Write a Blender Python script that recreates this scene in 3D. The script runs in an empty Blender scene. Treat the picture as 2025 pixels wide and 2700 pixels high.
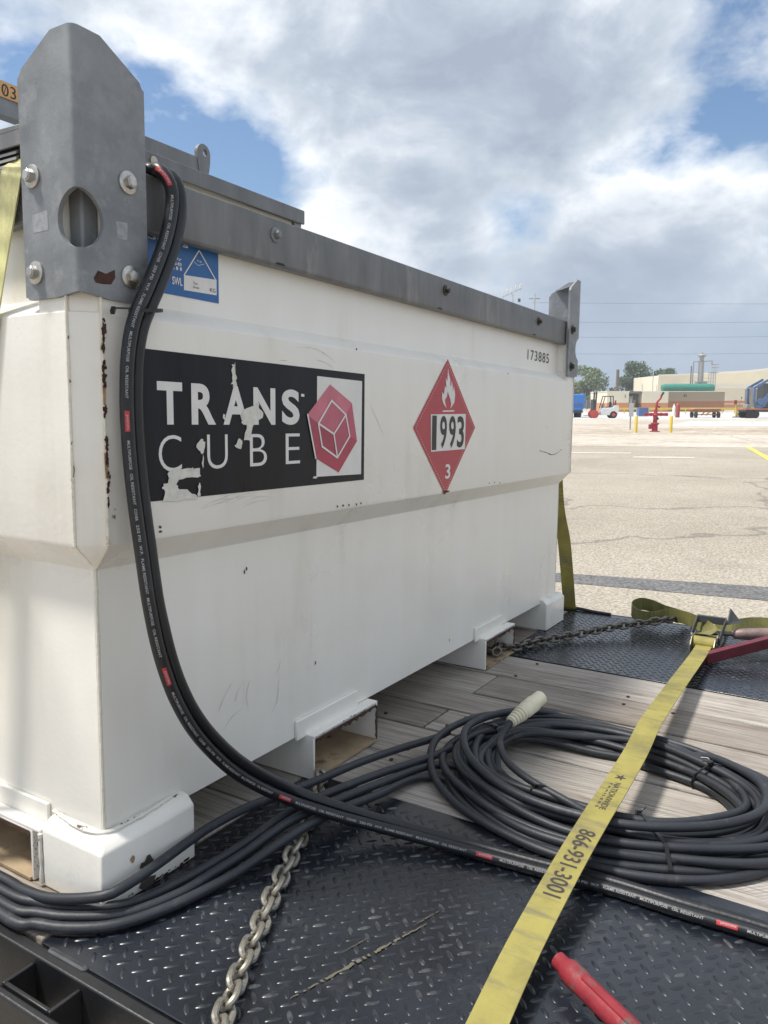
import bpy, bmesh, math, random
from mathutils import Vector, Matrix, noise
random.seed(7)
R = math.radians
SC = bpy.context.scene
COL = SC.collection

# ------------------------------------------------------------------ camera
FPX = 2047.0                                   # focal length in photo pixels (2025 x 2700)
def basis(yaw, pitch, roll):
    f = Vector((math.cos(pitch)*math.cos(yaw), math.cos(pitch)*math.sin(yaw), -math.sin(pitch)))
    r = f.cross(Vector((0, 0, 1))).normalized(); u = r.cross(f)
    return (math.cos(roll)*r + math.sin(roll)*u, -math.sin(roll)*r + math.cos(roll)*u, f)
def cam_matrix(loc, b):
    r, u, f = b
    return Matrix(((r.x, u.x, -f.x, loc[0]), (r.y, u.y, -f.y, loc[1]), (r.z, u.z, -f.z, loc[2]), (0, 0, 0, 1)))
YAW = 0.5503
CT = Vector((-0.7913, -1.0195, 0.7979))        # camera in the trailer's own frame
BT = basis(YAW, 0.11666, 0.01062)
CW = Vector((-0.7913, -1.0195, 1.72))          # camera in the yard (level) frame
BW = basis(YAW, R(8.0), 0.0)
T = cam_matrix(CW, BW) @ cam_matrix(CT, BT).inverted()   # the trailer stands slightly off level
cd = bpy.data.cameras.new('camera'); cam = bpy.data.objects.new('camera', cd); COL.objects.link(cam)
cam.matrix_world = cam_matrix(CW, BW)
cd.sensor_fit = 'HORIZONTAL'; cd.sensor_width = 36.0; cd.lens = 36.0*FPX/2025.0
cd.clip_start = 0.02; cd.clip_end = 6000
SC.camera = cam
SC.render.resolution_x, SC.render.resolution_y = 768, 1024
SC.view_settings.view_transform = 'Standard'; SC.view_settings.look = 'None'
SC.view_settings.exposure = 0.55; SC.view_settings.gamma = 1.0

# ------------------------------------------------------------------ sky and sun
SUN_AZ, SUN_EL = R(127), R(64)                 # azimuth measured from +X towards +Y
sund = Vector((math.cos(SUN_EL)*math.cos(SUN_AZ), math.cos(SUN_EL)*math.sin(SUN_AZ), math.sin(SUN_EL)))
ld = bpy.data.lights.new('sun', 'SUN'); ld.energy = 3.3; ld.angle = R(8.0); ld.color = (1.0, 0.95, 0.87)
lo = bpy.data.objects.new('sun', ld); COL.objects.link(lo)
lo.rotation_euler = (-sund).to_track_quat('-Z', 'Y').to_euler(); lo.location = (0, 0, 30)

world = bpy.data.worlds.new('World'); SC.world = world; world.use_nodes = True
nt = world.node_tree; nt.nodes.clear()
def N(tree, kind, **kw):
    n = tree.nodes.new(kind)
    for k, v in kw.items():
        if k.startswith('i_'):
            n.inputs[int(k[2:])].default_value = v
        else: setattr(n, k, v)
    return n
def math_(tree, op, a, b=None, clamp=False):
    n = tree.nodes.new('ShaderNodeMath'); n.operation = op; n.use_clamp = clamp
    for i, x in enumerate((a, b)):
        if x is None: continue
        if isinstance(x, (int, float)): n.inputs[i].default_value = x
        else: tree.links.new(x, n.inputs[i])
    return n.outputs[0]
def ramp(tree, src, stops, interp='LINEAR'):
    n = tree.nodes.new('ShaderNodeValToRGB'); n.color_ramp.interpolation = interp
    e = n.color_ramp.elements
    while len(e) < len(stops): e.new(0.5)
    for el, (p, c) in zip(e, stops):
        el.position = p; el.color = c if len(c) == 4 else (*c, 1)
    tree.links.new(src, n.inputs[0]); return n.outputs[0]
def mixc(tree, fac, a, b, blend='MIX'):
    n = tree.nodes.new('ShaderNodeMix'); n.data_type = 'RGBA'; n.blend_type = blend
    for i, x in ((0, fac), (6, a), (7, b)):
        if isinstance(x, (int, float)): n.inputs[i].default_value = x
        elif isinstance(x, tuple): n.inputs[i].default_value = x if len(x) == 4 else (*x, 1)
        else: tree.links.new(x, n.inputs[i])
    return n.outputs[2]
sky = N(nt, 'ShaderNodeTexSky', sky_type='NISHITA', sun_disc=False)
sky.sun_elevation = SUN_EL; sky.sun_rotation = math.pi/2 - SUN_AZ
sky.air_density = 1.0; sky.dust_density = 1.2; sky.ozone_density = 1.5
tc = N(nt, 'ShaderNodeTexCoord')
sep = N(nt, 'ShaderNodeSeparateXYZ'); nt.links.new(tc.outputs['Generated'], sep.inputs[0])
zc = math_(nt, 'MAXIMUM', sep.outputs[2], 0.0)
den = math_(nt, 'ADD', zc, 0.16)
cu = math_(nt, 'DIVIDE', sep.outputs[0], den); cv = math_(nt, 'DIVIDE', sep.outputs[1], den)
comb = N(nt, 'ShaderNodeCombineXYZ'); nt.links.new(cu, comb.inputs[0]); nt.links.new(cv, comb.inputs[1])
comb.inputs[2].default_value = 3.7
mpd = N(nt, 'ShaderNodeMapping'); mpd.inputs['Scale'].default_value = (1, 1, 1.7); mpd.inputs['Location'].default_value = (4.3, 1.9, 0.6); nt.links.new(tc.outputs['Generated'], mpd.inputs[0])
n1 = N(nt, 'ShaderNodeTexNoise', i_2=5.2, i_3=12.0, i_4=0.57, i_8=0.15); nt.links.new(mpd.outputs[0], n1.inputs[0])
n2 = N(nt, 'ShaderNodeTexNoise', i_2=0.62, i_3=3.0, i_4=0.5); nt.links.new(comb.outputs[0], n2.inputs[0])
n3 = N(nt, 'ShaderNodeTexNoise', i_2=6.5, i_3=10.0, i_4=0.6, i_8=0.3)
off = N(nt, 'ShaderNodeVectorMath', operation='ADD'); off.inputs[1].default_value = (0.10, -0.06, 5.0)
nt.links.new(mpd.outputs[0], off.inputs[0]); nt.links.new(off.outputs[0], n3.inputs[0])
dens = math_(nt, 'ADD', math_(nt, 'MULTIPLY', n1.outputs[0], 0.80), math_(nt, 'MULTIPLY', n2.outputs[0], 0.35))
def _dir(px, py):
    r, u, f = BW; return (f + r*((px-1012.5)/FPX) + u*((1350-py)/FPX)).normalized()
nrm = N(nt, 'ShaderNodeVectorMath', operation='NORMALIZE'); nt.links.new(tc.outputs['Generated'], nrm.inputs[0])
def banks(src, lst):                             # heavier or thinner cloud towards a direction
    for px, py, a, n in lst:
        dp = N(nt, 'ShaderNodeVectorMath', operation='DOT_PRODUCT'); dp.inputs[1].default_value = _dir(px, py); nt.links.new(nrm.outputs[0], dp.inputs[0])
        src = math_(nt, 'ADD', src, math_(nt, 'MULTIPLY', math_(nt, 'POWER', math_(nt, 'MAXIMUM', dp.outputs['Value'], 0.0), n), a))
    return src
dens = banks(dens, [(450, 340, -0.17, 230), (560, 470, -0.10, 500), (420, 230, -0.08, 500), (880, 420, -0.06, 1500), (1400, 560, -0.09, 900), (1300, 640, -0.10, 1200), (1970, 40, -0.18, 300), (1850, 330, -0.10, 500), (60, 140, -0.12, 400), (720, 420, -0.07, 600), (1760, 470, -0.13, 1500), (1650, 380, -0.08, 1200),
                    (450, 60, 0.12, 200), (980, 260, 0.14, 90), (1350, 320, 0.15, 90), (1680, 540, 0.14, 250), (1600, 740, 0.10, 120), (930, 560, 0.12, 300)])
mask = ramp(nt, dens, [(0.44, (0, 0, 0)), (0.53, (0.6, 0.6, 0.6)), (0.60, (1, 1, 1))])
shd = banks(n3.outputs[0], [(450, 60, 0.12, 120), (1700, 520, 0.14, 400), (960, 480, 0.12, 400), (1850, 420, 0.08, 500), (1250, 300, -0.10, 100), (1650, 760, -0.08, 100), (1750, 250, -0.05, 200)])
shade = ramp(nt, shd, [(0.33, (4.1, 4.6, 5.3)), (0.48, (5.2, 5.7, 6.3)), (0.64, (8.0, 8.2, 8.4))])
thick = ramp(nt, dens, [(0.58, (1, 1, 1)), (0.76, (0.70, 0.73, 0.78))])
cloud = mixc(nt, 1.0, shade, thick, 'MULTIPLY')
skyg = mixc(nt, 1.0, sky.outputs[0], (0.80, 0.92, 1.0), 'MULTIPLY')
allsky = mixc(nt, mask, skyg, cloud)
hz = ramp(nt, zc, [(0.0, (1, 1, 1)), (0.06, (0.8, 0.8, 0.8)), (0.22, (0, 0, 0))], 'EASE')
allsky = mixc(nt, hz, allsky, (3.0, 3.7, 4.7))
bg = N(nt, 'ShaderNodeBackground', i_1=0.10); nt.links.new(allsky, bg.inputs[0])
out = N(nt, 'ShaderNodeOutputWorld'); nt.links.new(bg.outputs[0], out.inputs[0])

# ------------------------------------------------------------------ pixel helpers (photo pixel -> place on a real plane)
def _ray(px, py, b): return b[2] + b[0]*((px-1012.5)/FPX) + b[1]*((1350-py)/FPX)
def dk(px, py, z=0.0):      # on the trailer deck, height z (trailer frame)
    d = _ray(px, py, BT); t = (z-CT.z)/d.z; return CT + d*t
def sy(px, py, y=-0.041):   # on a plane parallel to the tank's long side
    d = _ray(px, py, BT); t = (y-CT.y)/d.y; return CT + d*t
def sx(px, py, x=0.0):
    d = _ray(px, py, BT); t = (x-CT.x)/d.x; return CT + d*t
def gp(px, py):             # on the yard ground (level frame)
    d = _ray(px, py, BW); t = -CW.z/d.z; return CW + d*t
FW2 = Vector((math.cos(YAW), math.sin(YAW), 0)); RT2 = Vector((math.sin(YAW), -math.cos(YAW), 0))

# ------------------------------------------------------------------ materials
MATS = {}
def mat(name, base, rough=0.5, metal=0.0, var=0.0, scale=6.0, bump=0.0, bscale=60.0, dirt=None, dirt_lo=0.55, dirt_hi=0.7,
        dscale=4.0, stretch=None, spec=0.5, rvar=0.0, coat=0.0):
    m = bpy.data.materials.new(name); m.use_nodes = True; t = m.node_tree
    b = t.nodes['Principled BSDF']; b.inputs['Roughness'].default_value = rough; b.inputs['Metallic'].default_value = metal
    b.inputs['Specular IOR Level'].default_value = spec; b.inputs['Coat Weight'].default_value = coat
    c = N(t, 'ShaderNodeTexCoord'); src = c.outputs['Object']
    if stretch:
        mp = N(t, 'ShaderNodeMapping'); mp.inputs['Scale'].default_value = stretch; t.links.new(src, mp.inputs[0]); src = mp.outputs[0]
    col = None
    if var > 0:
        n = N(t, 'ShaderNodeTexNoise', i_2=scale, i_3=6.0, i_4=0.6); t.links.new(src, n.inputs[0])
        lo = tuple(max(0, x*(1-var)) for x in base); hi = tuple(min(1, x*(1+var)) for x in base)
        col = ramp(t, n.outputs[0], [(0.3, lo), (0.7, hi)])
        if rvar:
            rr = ramp(t, n.outputs[0], [(0.3, (rough-rvar,)*3), (0.7, (rough+rvar,)*3)]); t.links.new(rr, b.inputs['Roughness'])
    if dirt:
        n = N(t, 'ShaderNodeTexNoise', i_2=dscale, i_3=9.0, i_4=0.68); t.links.new(src, n.inputs[0])
        f = ramp(t, n.outputs[0], [(dirt_lo, (0, 0, 0)), (dirt_hi, (1, 1, 1))])
        col = mixc(t, f, col if col is not None else (*base, 1), dirt)
    if col is not None: t.links.new(col, b.inputs['Base Color'])
    else: b.inputs['Base Color'].default_value = (*base, 1)
    if bump > 0:
        n = N(t, 'ShaderNodeTexNoise', i_2=bscale, i_3=4.0, i_4=0.6); t.links.new(src, n.inputs[0])
        bp = N(t, 'ShaderNodeBump'); bp.inputs['Strength'].default_value = 1.0; bp.inputs['Distance'].default_value = bump
        t.links.new(n.outputs[0], bp.inputs['Height']); t.links.new(bp.outputs[0], b.inputs['Normal'])
    MATS[name] = m; return m

def white_paint():
    m = mat('white_paint', (0.76, 0.74, 0.70), 0.34, bump=0.0004, bscale=90)
    t = m.node_tree; b = t.nodes['Principled BSDF']; c = N(t, 'ShaderNodeTexCoord'); o = c.outputs['Object']
    mp = N(t, 'ShaderNodeMapping'); mp.inputs['Scale'].default_value = (14, 14, 1.3); t.links.new(o, mp.inputs[0])
    a = N(t, 'ShaderNodeTexNoise', i_2=1.0, i_3=6.0, i_4=0.6); t.links.new(mp.outputs[0], a.inputs[0])
    s = N(t, 'ShaderNodeTexNoise', i_2=2.3, i_3=5.0, i_4=0.6); t.links.new(o, s.inputs[0])
    k = math_(t, 'ADD', math_(t, 'MULTIPLY', a.outputs[0], 0.5), math_(t, 'MULTIPLY', s.outputs[0], 0.5))
    col = ramp(t, k, [(0.32, (0.71, 0.67, 0.60)), (0.45, (0.815, 0.785, 0.72)), (0.65, (0.85, 0.825, 0.77))])
    g = N(t, 'ShaderNodeTexNoise', i_2=26.0, i_3=9.0, i_4=0.7); t.links.new(o, g.inputs[0])
    f = ramp(t, g.outputs[0], [(0.68, (0, 0, 0)), (0.78, (0.4, 0.4, 0.4))])
    col = mixc(t, f, col, (0.42, 0.39, 0.34)); t.links.new(col, b.inputs['Base Color'])
    rr = ramp(t, s.outputs[0], [(0.3, (0.22,)*3), (0.7, (0.42,)*3)]); t.links.new(rr, b.inputs['Roughness'])
    wv = N(t, 'ShaderNodeTexNoise', i_2=3.2, i_3=2.0, i_4=0.45); t.links.new(o, wv.inputs[0])
    b2 = N(t, 'ShaderNodeBump'); b2.inputs['Strength'].default_value = 1.0; b2.inputs['Distance'].default_value = 0.010
    t.links.new(wv.outputs[0], b2.inputs['Height'])
    ob_ = next(n for n in t.nodes if n.type == 'BUMP' and n != b2); t.links.new(b2.outputs[0], ob_.inputs['Normal'])
    return m
white_paint()
mat('white_rusty', (0.70, 0.68, 0.62), 0.5, var=0.08, scale=20, bump=0.0015, bscale=120, dirt=(0.10, 0.045, 0.025), dirt_lo=0.60, dirt_hi=0.66, dscale=26)
mat('weld', (0.72, 0.68, 0.58), 0.45, var=0.12, scale=40, bump=0.002, bscale=160, dirt=(0.33, 0.18, 0.08), dirt_lo=0.60, dirt_hi=0.70, dscale=30)
mat('pocket_dirt', (0.36, 0.27, 0.17), 0.8, var=0.35, scale=9, bump=0.001, bscale=120, dirt=(0.09, 0.05, 0.03), dirt_lo=0.55, dirt_hi=0.66, dscale=14)
mat('rust', (0.060, 0.026, 0.018), 0.9, var=0.45, scale=60, bump=0.001, bscale=300)
mat('rust_stain', (0.38, 0.24, 0.13), 0.7, var=0.3, scale=40)
mat('scuff', (0.56, 0.54, 0.49), 0.6, var=0.2, scale=80)
mat('dark_mark', (0.07, 0.06, 0.055), 0.7)
mat('galvanised', (0.225, 0.235, 0.245), 0.58, 0.25, var=0.26, scale=12, bump=0.0004, bscale=220, dirt=(0.30, 0.31, 0.32), dirt_lo=0.52, dirt_hi=0.72, dscale=30, rvar=0.08)
mat('rail_galvanised', (0.175, 0.177, 0.18), 0.5, 0.35, var=0.26, scale=3.0, stretch=(7, 7, 1.6), bump=0.0003, bscale=80, dirt=(0.28, 0.27, 0.26), dirt_lo=0.57, dirt_hi=0.70, dscale=2.2, rvar=0.08)
mat('pale_patch', (0.31, 0.32, 0.335), 0.6, 0.2, var=0.2, scale=90)
mat('zinc_bolt', (0.50, 0.48, 0.44), 0.32, 0.85, var=0.25, scale=60, dirt=(0.16, 0.07, 0.04), dirt_lo=0.62, dirt_hi=0.72, dscale=60)
mat('dark_bolt', (0.06, 0.055, 0.05), 0.5, 0.5, var=0.3, scale=80)
mat('black', (0.006, 0.006, 0.007), 0.6)
mat('cream_panel', (0.66, 0.63, 0.54), 0.45, var=0.06, scale=5)
mat('sticker_black', (0.008, 0.009, 0.013), 0.34, spec=0.25, var=0.5, scale=1.5, stretch=(12, 12, 1.5), rvar=0.08)
mat('sticker_white', (0.72, 0.70, 0.67), 0.42, var=0.05, scale=30)
mat('sticker_peel', (0.66, 0.64, 0.585), 0.6, var=0.14, scale=70)
mat('sticker_blue', (0.018, 0.115, 0.33), 0.35, var=0.12, scale=10)
mat('placard_red', (0.43, 0.045, 0.060), 0.40, var=0.10, scale=6)
for i, c in enumerate([(0.56, 0.16, 0.21), (0.46, 0.09, 0.14), (0.42, 0.05, 0.085), (0.36, 0.05, 0.085), (0.44, 0.085, 0.13), (0.50, 0.12, 0.17)]):
    mat('logo_%d' % i, c, 0.4, var=0.12, scale=25)
mat('print_dark', (0.045, 0.036, 0.032), 0.6)
mat('plate_orange', (0.70, 0.40, 0.16), 0.5, var=0.08, scale=20)
mat('black_plate', (0.010, 0.0128, 0.0185), 0.25, 0.0, var=0.5, scale=3.5, bump=0.0004, bscale=90, dirt=(0.060, 0.060, 0.062), dirt_lo=0.56, dirt_hi=0.84, dscale=9, rvar=0.07, spec=0.7)
mat('tread', (0.013, 0.016, 0.022), 0.30, 0.0, var=0.6, scale=25, spec=0.6, dirt=(0.13, 0.13, 0.13), dirt_lo=0.54, dirt_hi=0.72, dscale=16)
mat('black_steel', (0.012, 0.0125, 0.014), 0.42, 0.0, var=0.4, scale=8, bump=0.0006, bscale=120, rvar=0.08)
mat('worn_edge', (0.085, 0.09, 0.095), 0.45, 0.3, var=0.4, scale=30)
mat('straw', (0.11, 0.098, 0.068), 0.8, var=0.3, scale=50)
mat('cable_rubber', (0.021, 0.0235, 0.030), 0.50, var=0.3, scale=5, bump=0.0005, bscale=160, dirt=(0.085, 0.08, 0.075), dirt_lo=0.58, dirt_hi=0.80, dscale=22)
mat('hose_rubber', (0.0085, 0.0095, 0.012), 0.38, var=0.35, scale=6, bump=0.0004, bscale=160, dirt=(0.05, 0.05, 0.05), dirt_lo=0.60, dirt_hi=0.80, dscale=18)
mat('hose_print', (0.36, 0.36, 0.36), 0.6)
mat('hose_red', (0.50, 0.035, 0.045), 0.45)
mat('tie_black', (0.010, 0.010, 0.011), 0.35)
mat('connector_cream', (0.66, 0.62, 0.47), 0.5, var=0.08, scale=30)
mat('chain_steel', (0.33, 0.305, 0.255), 0.42, 0.75, var=0.30, scale=60, dirt=(0.12, 0.09, 0.06), dirt_lo=0.58, dirt_hi=0.72, dscale=70)
mat('chain_dark', (0.16, 0.145, 0.125), 0.45, 0.7, var=0.35, scale=60)
mat('binder_red', (0.23, 0.02, 0.028), 0.45, var=0.3, scale=20, bump=0.001, bscale=120, dirt=(0.11, 0.08, 0.07), dirt_lo=0.56, dirt_hi=0.64, dscale=34)
mat('binder_maroon', (0.12, 0.012, 0.022), 0.45, var=0.2, scale=20)
mat('binder_worn', (0.23, 0.16, 0.15), 0.5, 0.2, var=0.4, scale=25, bump=0.001, bscale=90)
mat('zinc', (0.50, 0.46, 0.36), 0.35, 0.85, var=0.15, scale=40)

def strap_mat(name, base):
    m = mat(name, base, 0.62); t = m.node_tree; b = t.nodes['Principled BSDF']; c = N(t, 'ShaderNodeTexCoord'); o = c.outputs['Object']
    a = N(t, 'ShaderNodeTexNoise', i_2=9.0, i_3=8.0, i_4=0.65); t.links.new(o, a.inputs[0])
    mp = N(t, 'ShaderNodeMapping'); mp.inputs['Scale'].default_value = (42, 7.0, 1); t.links.new(o, mp.inputs[0])
    k = N(t, 'ShaderNodeTexNoise', i_2=1.0, i_3=7.0, i_4=0.7); t.links.new(mp.outputs[0], k.inputs[0])
    dark = tuple(x*0.72 for x in base); hi = tuple(min(1, x*1.12) for x in base)
    col = ramp(t, a.outputs[0], [(0.36, dark), (0.5, base), (0.62, hi)])
    f = ramp(t, k.outputs[0], [(0.50, (0, 0, 0)), (0.66, (0.75, 0.75, 0.75))])
    col = mixc(t, f, col, (0.17, 0.15, 0.09)); t.links.new(col, b.inputs['Base Color'])
    w = N(t, 'ShaderNodeTexWave', wave_type='BANDS', bands_direction='X', i_1=150.0, i_2=0.8); t.links.new(o, w.inputs[0])
    col = mixc(t, 0.28, col, w.outputs[0], 'MULTIPLY'); t.links.new(col, b.inputs['Base Color'])
    bp = N(t, 'ShaderNodeBump'); bp.inputs['Strength'].default_value = 0.6; bp.inputs['Distance'].default_value = 0.0006
    t.links.new(w.outputs[1], bp.inputs['Height']); t.links.new(bp.outputs[0], b.inputs['Normal'])
    return m
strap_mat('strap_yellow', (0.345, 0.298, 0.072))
strap_mat('strap_shaded', (0.22, 0.21, 0.06))  # yellow webbing with backlit shade put into the colour
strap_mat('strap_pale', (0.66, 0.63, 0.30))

def wood_mat():
    m = mat('weathered_wood', (0.3, 0.27, 0.23), 0.78); t = m.node_tree; b = t.nodes['Principled BSDF']
    c = N(t, 'ShaderNodeTexCoord'); oi = N(t, 'ShaderNodeObjectInfo')
    ad = N(t, 'ShaderNodeVectorMath', operation='ADD'); t.links.new(c.outputs['Object'], ad.inputs[0])
    sc = N(t, 'ShaderNodeVectorMath', operation='SCALE'); sc.inputs[0].default_value = (13.7, 31.1, 7.9)
    t.links.new(oi.outputs['Random'], sc.inputs[3]); t.links.new(sc.outputs[0], ad.inputs[1])
    def st(v, s, d, r=0.6, dist=0.0):
        mp = N(t, 'ShaderNodeMapping'); mp.inputs['Scale'].default_value = v; t.links.new(ad.outputs[0], mp.inputs[0])
        n = N(t, 'ShaderNodeTexNoise', i_2=s, i_3=d, i_4=r, i_8=dist); t.links.new(mp.outputs[0], n.inputs[0]); return n.outputs[0]
    grain = st((60, 2.0, 8), 1.6, 8.0, 0.68, 0.5); fine = st((190, 3.5, 8), 1.6, 6.0, 0.7); blotch = st((5, 1.8, 3), 1.5, 6.0, 0.6, 0.8)
    k = math_(t, 'ADD', math_(t, 'MULTIPLY', grain, 0.55), math_(t, 'MULTIPLY', blotch, 0.45))
    col = ramp(t, k, [(0.34, (0.08, 0.063, 0.05)), (0.42, (0.25, 0.218, 0.188)), (0.52, (0.40, 0.366, 0.33)), (0.66, (0.55, 0.52, 0.48))])
    dk_ = ramp(t, fine, [(0.30, (0.42, 0.40, 0.38)), (0.46, (1, 1, 1))]); col = mixc(t, 1.0, col, dk_, 'MULTIPLY')
    tint = ramp(t, oi.outputs['Random'], [(0.0, (0.68, 0.64, 0.60)), (0.4, (1, 0.99, 0.97)), (0.7, (1.06, 1.05, 1.05)), (1.0, (0.86, 0.79, 0.71))]); col = mixc(t, 1.0, col, tint, 'MULTIPLY')
    wv = N(t, 'ShaderNodeTexWave', wave_type='BANDS', bands_direction='DIAGONAL', i_1=55.0, i_2=1.2, i_3=2.0); t.links.new(ad.outputs[0], wv.inputs[0])
    chat = ramp(t, blotch, [(0.5, (0, 0, 0)), (0.62, (0.32, 0.32, 0.32))])
    ch = mixc(t, chat, (1, 1, 1, 1), wv.outputs[0], 'MULTIPLY'); col = mixc(t, 1.0, col, ch, 'MULTIPLY')
    t.links.new(col, b.inputs['Base Color'])
    h = math_(t, 'ADD', math_(t, 'MULTIPLY', grain, 0.6), math_(t, 'MULTIPLY', fine, 0.6))
    bp = N(t, 'ShaderNodeBump'); bp.inputs['Strength'].default_value = 1.0; bp.inputs['Distance'].default_value = 0.004
    t.links.new(h, bp.inputs['Height']); t.links.new(bp.outputs[0], b.inputs['Normal'])
wood_mat()

def ground_mat(name, stops, s1, s2, speck, bump):
    m = mat(name, (0.4, 0.38, 0.34), 0.88); t = m.node_tree; b = t.nodes['Principled BSDF']; c = N(t, 'ShaderNodeTexCoord'); o = c.outputs['Object']
    a = N(t, 'ShaderNodeTexNoise', i_2=s1, i_3=8.0, i_4=0.62); t.links.new(o, a.inputs[0])
    f = N(t, 'ShaderNodeTexNoise', i_2=s2, i_3=4.0, i_4=0.7); t.links.new(o, f.inputs[0])
    v = N(t, 'ShaderNodeTexVoronoi', i_2=s2*1.3); t.links.new(o, v.inputs['Vector'])
    col = ramp(t, a.outputs[0], stops)
    k = ramp(t, f.outputs[0], [(0.33, (1-speck,)*3), (0.5, (1, 1, 1)), (0.68, (1+speck*0.6,)*3)])
    col = mixc(t, 1.0, col, k, 'MULTIPLY')
    vc = N(t, 'ShaderNodeSeparateColor'); t.links.new(v.outputs['Color'], vc.inputs[0])
    k2 = ramp(t, vc.outputs[0], [(0.0, (1-speck,)*3), (0.6, (1, 1, 1)), (1.0, (1+speck*0.5,)*3)])
    col = mixc(t, 0.7, col, k2, 'MULTIPLY')
    st_ = N(t, 'ShaderNodeTexNoise', i_2=s1*3.1, i_3=6.0, i_4=0.6, i_8=0.6); t.links.new(o, st_.inputs[0])
    col = mixc(t, ramp(t, st_.outputs[0], [(0.60, (0, 0, 0)), (0.74, (0.30, 0.30, 0.30))]), col, (0.16, 0.145, 0.13), 'MIX')
    wn = N(t, 'ShaderNodeTexNoise', i_2=0.9, i_3=4.0); t.links.new(o, wn.inputs[0])
    wa = N(t, 'ShaderNodeVectorMath', operation='MULTIPLY_ADD'); wa.inputs[1].default_value = (1.3, 1.3, 1.3); t.links.new(wn.outputs['Color'], wa.inputs[0]); t.links.new(o, wa.inputs[2])
    ce = N(t, 'ShaderNodeTexVoronoi', feature='DISTANCE_TO_EDGE', i_2=0.13); t.links.new(wa.outputs[0], ce.inputs['Vector'])
    col = mixc(t, ramp(t, ce.outputs['Distance'], [(0.0, (0.55, 0.55, 0.55)), (0.0035, (0.4, 0.4, 0.4)), (0.006, (0, 0, 0))]), col, (0.10, 0.09, 0.08))
    t.links.new(col, b.inputs['Base Color'])
    bp = N(t, 'ShaderNodeBump'); bp.inputs['Strength'].default_value = 1.0; bp.inputs['Distance'].default_value = bump
    t.links.new(f.outputs[0], bp.inputs['Height']); t.links.new(bp.outputs[0], b.inputs['Normal'])
ground_mat('pale_asphalt', [(0.32, (0.35, 0.305, 0.245)), (0.5, (0.42, 0.37, 0.30)), (0.68, (0.48, 0.43, 0.355))], 0.22, 34.0, 0.42, 0.02)
ground_mat('shadow_asphalt', [(0.32, (0.13, 0.13, 0.133)), (0.5, (0.175, 0.173, 0.173)), (0.68, (0.24, 0.235, 0.225))], 0.9, 30.0, 0.5, 0.02)  # pavement tone with shade put into the colour
ground_mat('pale_concrete', [(0.32, (0.42, 0.36, 0.29)), (0.5, (0.52, 0.46, 0.385)), (0.68, (0.59, 0.54, 0.465))], 0.16, 3.0, 0.18, 0.01)
ground_mat('sandy_concrete', [(0.32, (0.34, 0.27, 0.20)), (0.5, (0.46, 0.39, 0.305)), (0.68, (0.56, 0.49, 0.41))], 0.30, 2.0, 0.3, 0.01)
ground_mat('grey_concrete', [(0.32, (0.47, 0.46, 0.45)), (0.5, (0.56, 0.55, 0.53)), (0.68, (0.64, 0.63, 0.61))], 0.3, 2.0, 0.15, 0.01)
mat('line_yellow', (0.72, 0.58, 0.10), 0.8, var=0.15, scale=3)
mat('line_white', (0.58, 0.54, 0.47), 0.8, var=0.15, scale=3)
mat('wall_cream', (0.84, 0.77, 0.61), 0.8, var=0.05, scale=0.3)
mat('wall_white', (0.86, 0.84, 0.78), 0.8, var=0.04, scale=0.3)
mat('tan_and_shaded_wall', (0.36, 0.30, 0.21), 0.8, var=0.06, scale=0.3)  # tan for fittings, and the shaded copy of the cream wall
mat('stripe_orange', (0.62, 0.27, 0.13), 0.8, var=0.06, scale=0.5)
mat('brown_and_shaded_stripe', (0.36, 0.16, 0.085), 0.8, var=0.06, scale=0.5)  # brown for the truck bed, and the shaded copy of the orange band
mat('door_grey', (0.16, 0.165, 0.16), 0.7, var=0.2, scale=1)
mat('safety_yellow', (0.72, 0.54, 0.09), 0.55, var=0.08, scale=5)
mat('hydrant_red', (0.36, 0.035, 0.05), 0.5, var=0.1, scale=5)
mat('cylinder_red', (0.34, 0.065, 0.055), 0.5, var=0.1, scale=5)
mat('tank_green', (0.035, 0.24, 0.17), 0.5, var=0.08, scale=2)
mat('truck_blue', (0.045, 0.22, 0.62), 0.45, var=0.08, scale=2)
mat('frame_blue', (0.10, 0.165, 0.30), 0.5, var=0.12, scale=2)
mat('bin_blue', (0.075, 0.15, 0.36), 0.55, var=0.1, scale=2)
mat('forklift_white', (0.74, 0.74, 0.72), 0.45, var=0.05, scale=3)
mat('wheel_red', (0.52, 0.07, 0.05), 0.5)
mat('tyre', (0.022, 0.022, 0.023), 0.85, var=0.2, scale=20)
mat('machine_dark', (0.055, 0.06, 0.062), 0.6, var=0.2, scale=5)
mat('machine_grey', (0.36, 0.36, 0.35), 0.55, 0.3, var=0.12, scale=2)
mat('cart_orange', (0.42, 0.17, 0.06), 0.75, var=0.25, scale=2)
mat('pole_wood', (0.16, 0.12, 0.10), 0.85, var=0.2, scale=3)
mat('pole_pale', (0.45, 0.46, 0.42), 0.7, var=0.1, scale=3)
mat('sign_pale', (0.55, 0.57, 0.58), 0.5)
mat('lamp_white', (0.75, 0.75, 0.72), 0.4)
mat('wire', (0.10, 0.11, 0.12), 0.6)
mat('bark', (0.12, 0.095, 0.07), 0.9, var=0.2, scale=3)
def leaf_mat(name, a, b_):
    m = mat(name, a, 0.6); t = m.node_tree; b = t.nodes['Principled BSDF']
    g = N(t, 'ShaderNodeNewGeometry')
    col = ramp(t, g.outputs['Random Per Island'], [(0.0, a), (0.6, b_), (1.0, tuple(x*1.25 for x in b_))])
    t.links.new(col, b.inputs['Base Color']); b.inputs['Transmission Weight'].default_value = 0.0
leaf_mat('leaf_dark', (0.04, 0.075, 0.03), (0.09, 0.145, 0.06)); leaf_mat('leaf_pale', (0.10, 0.14, 0.065), (0.20, 0.25, 0.12))

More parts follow.
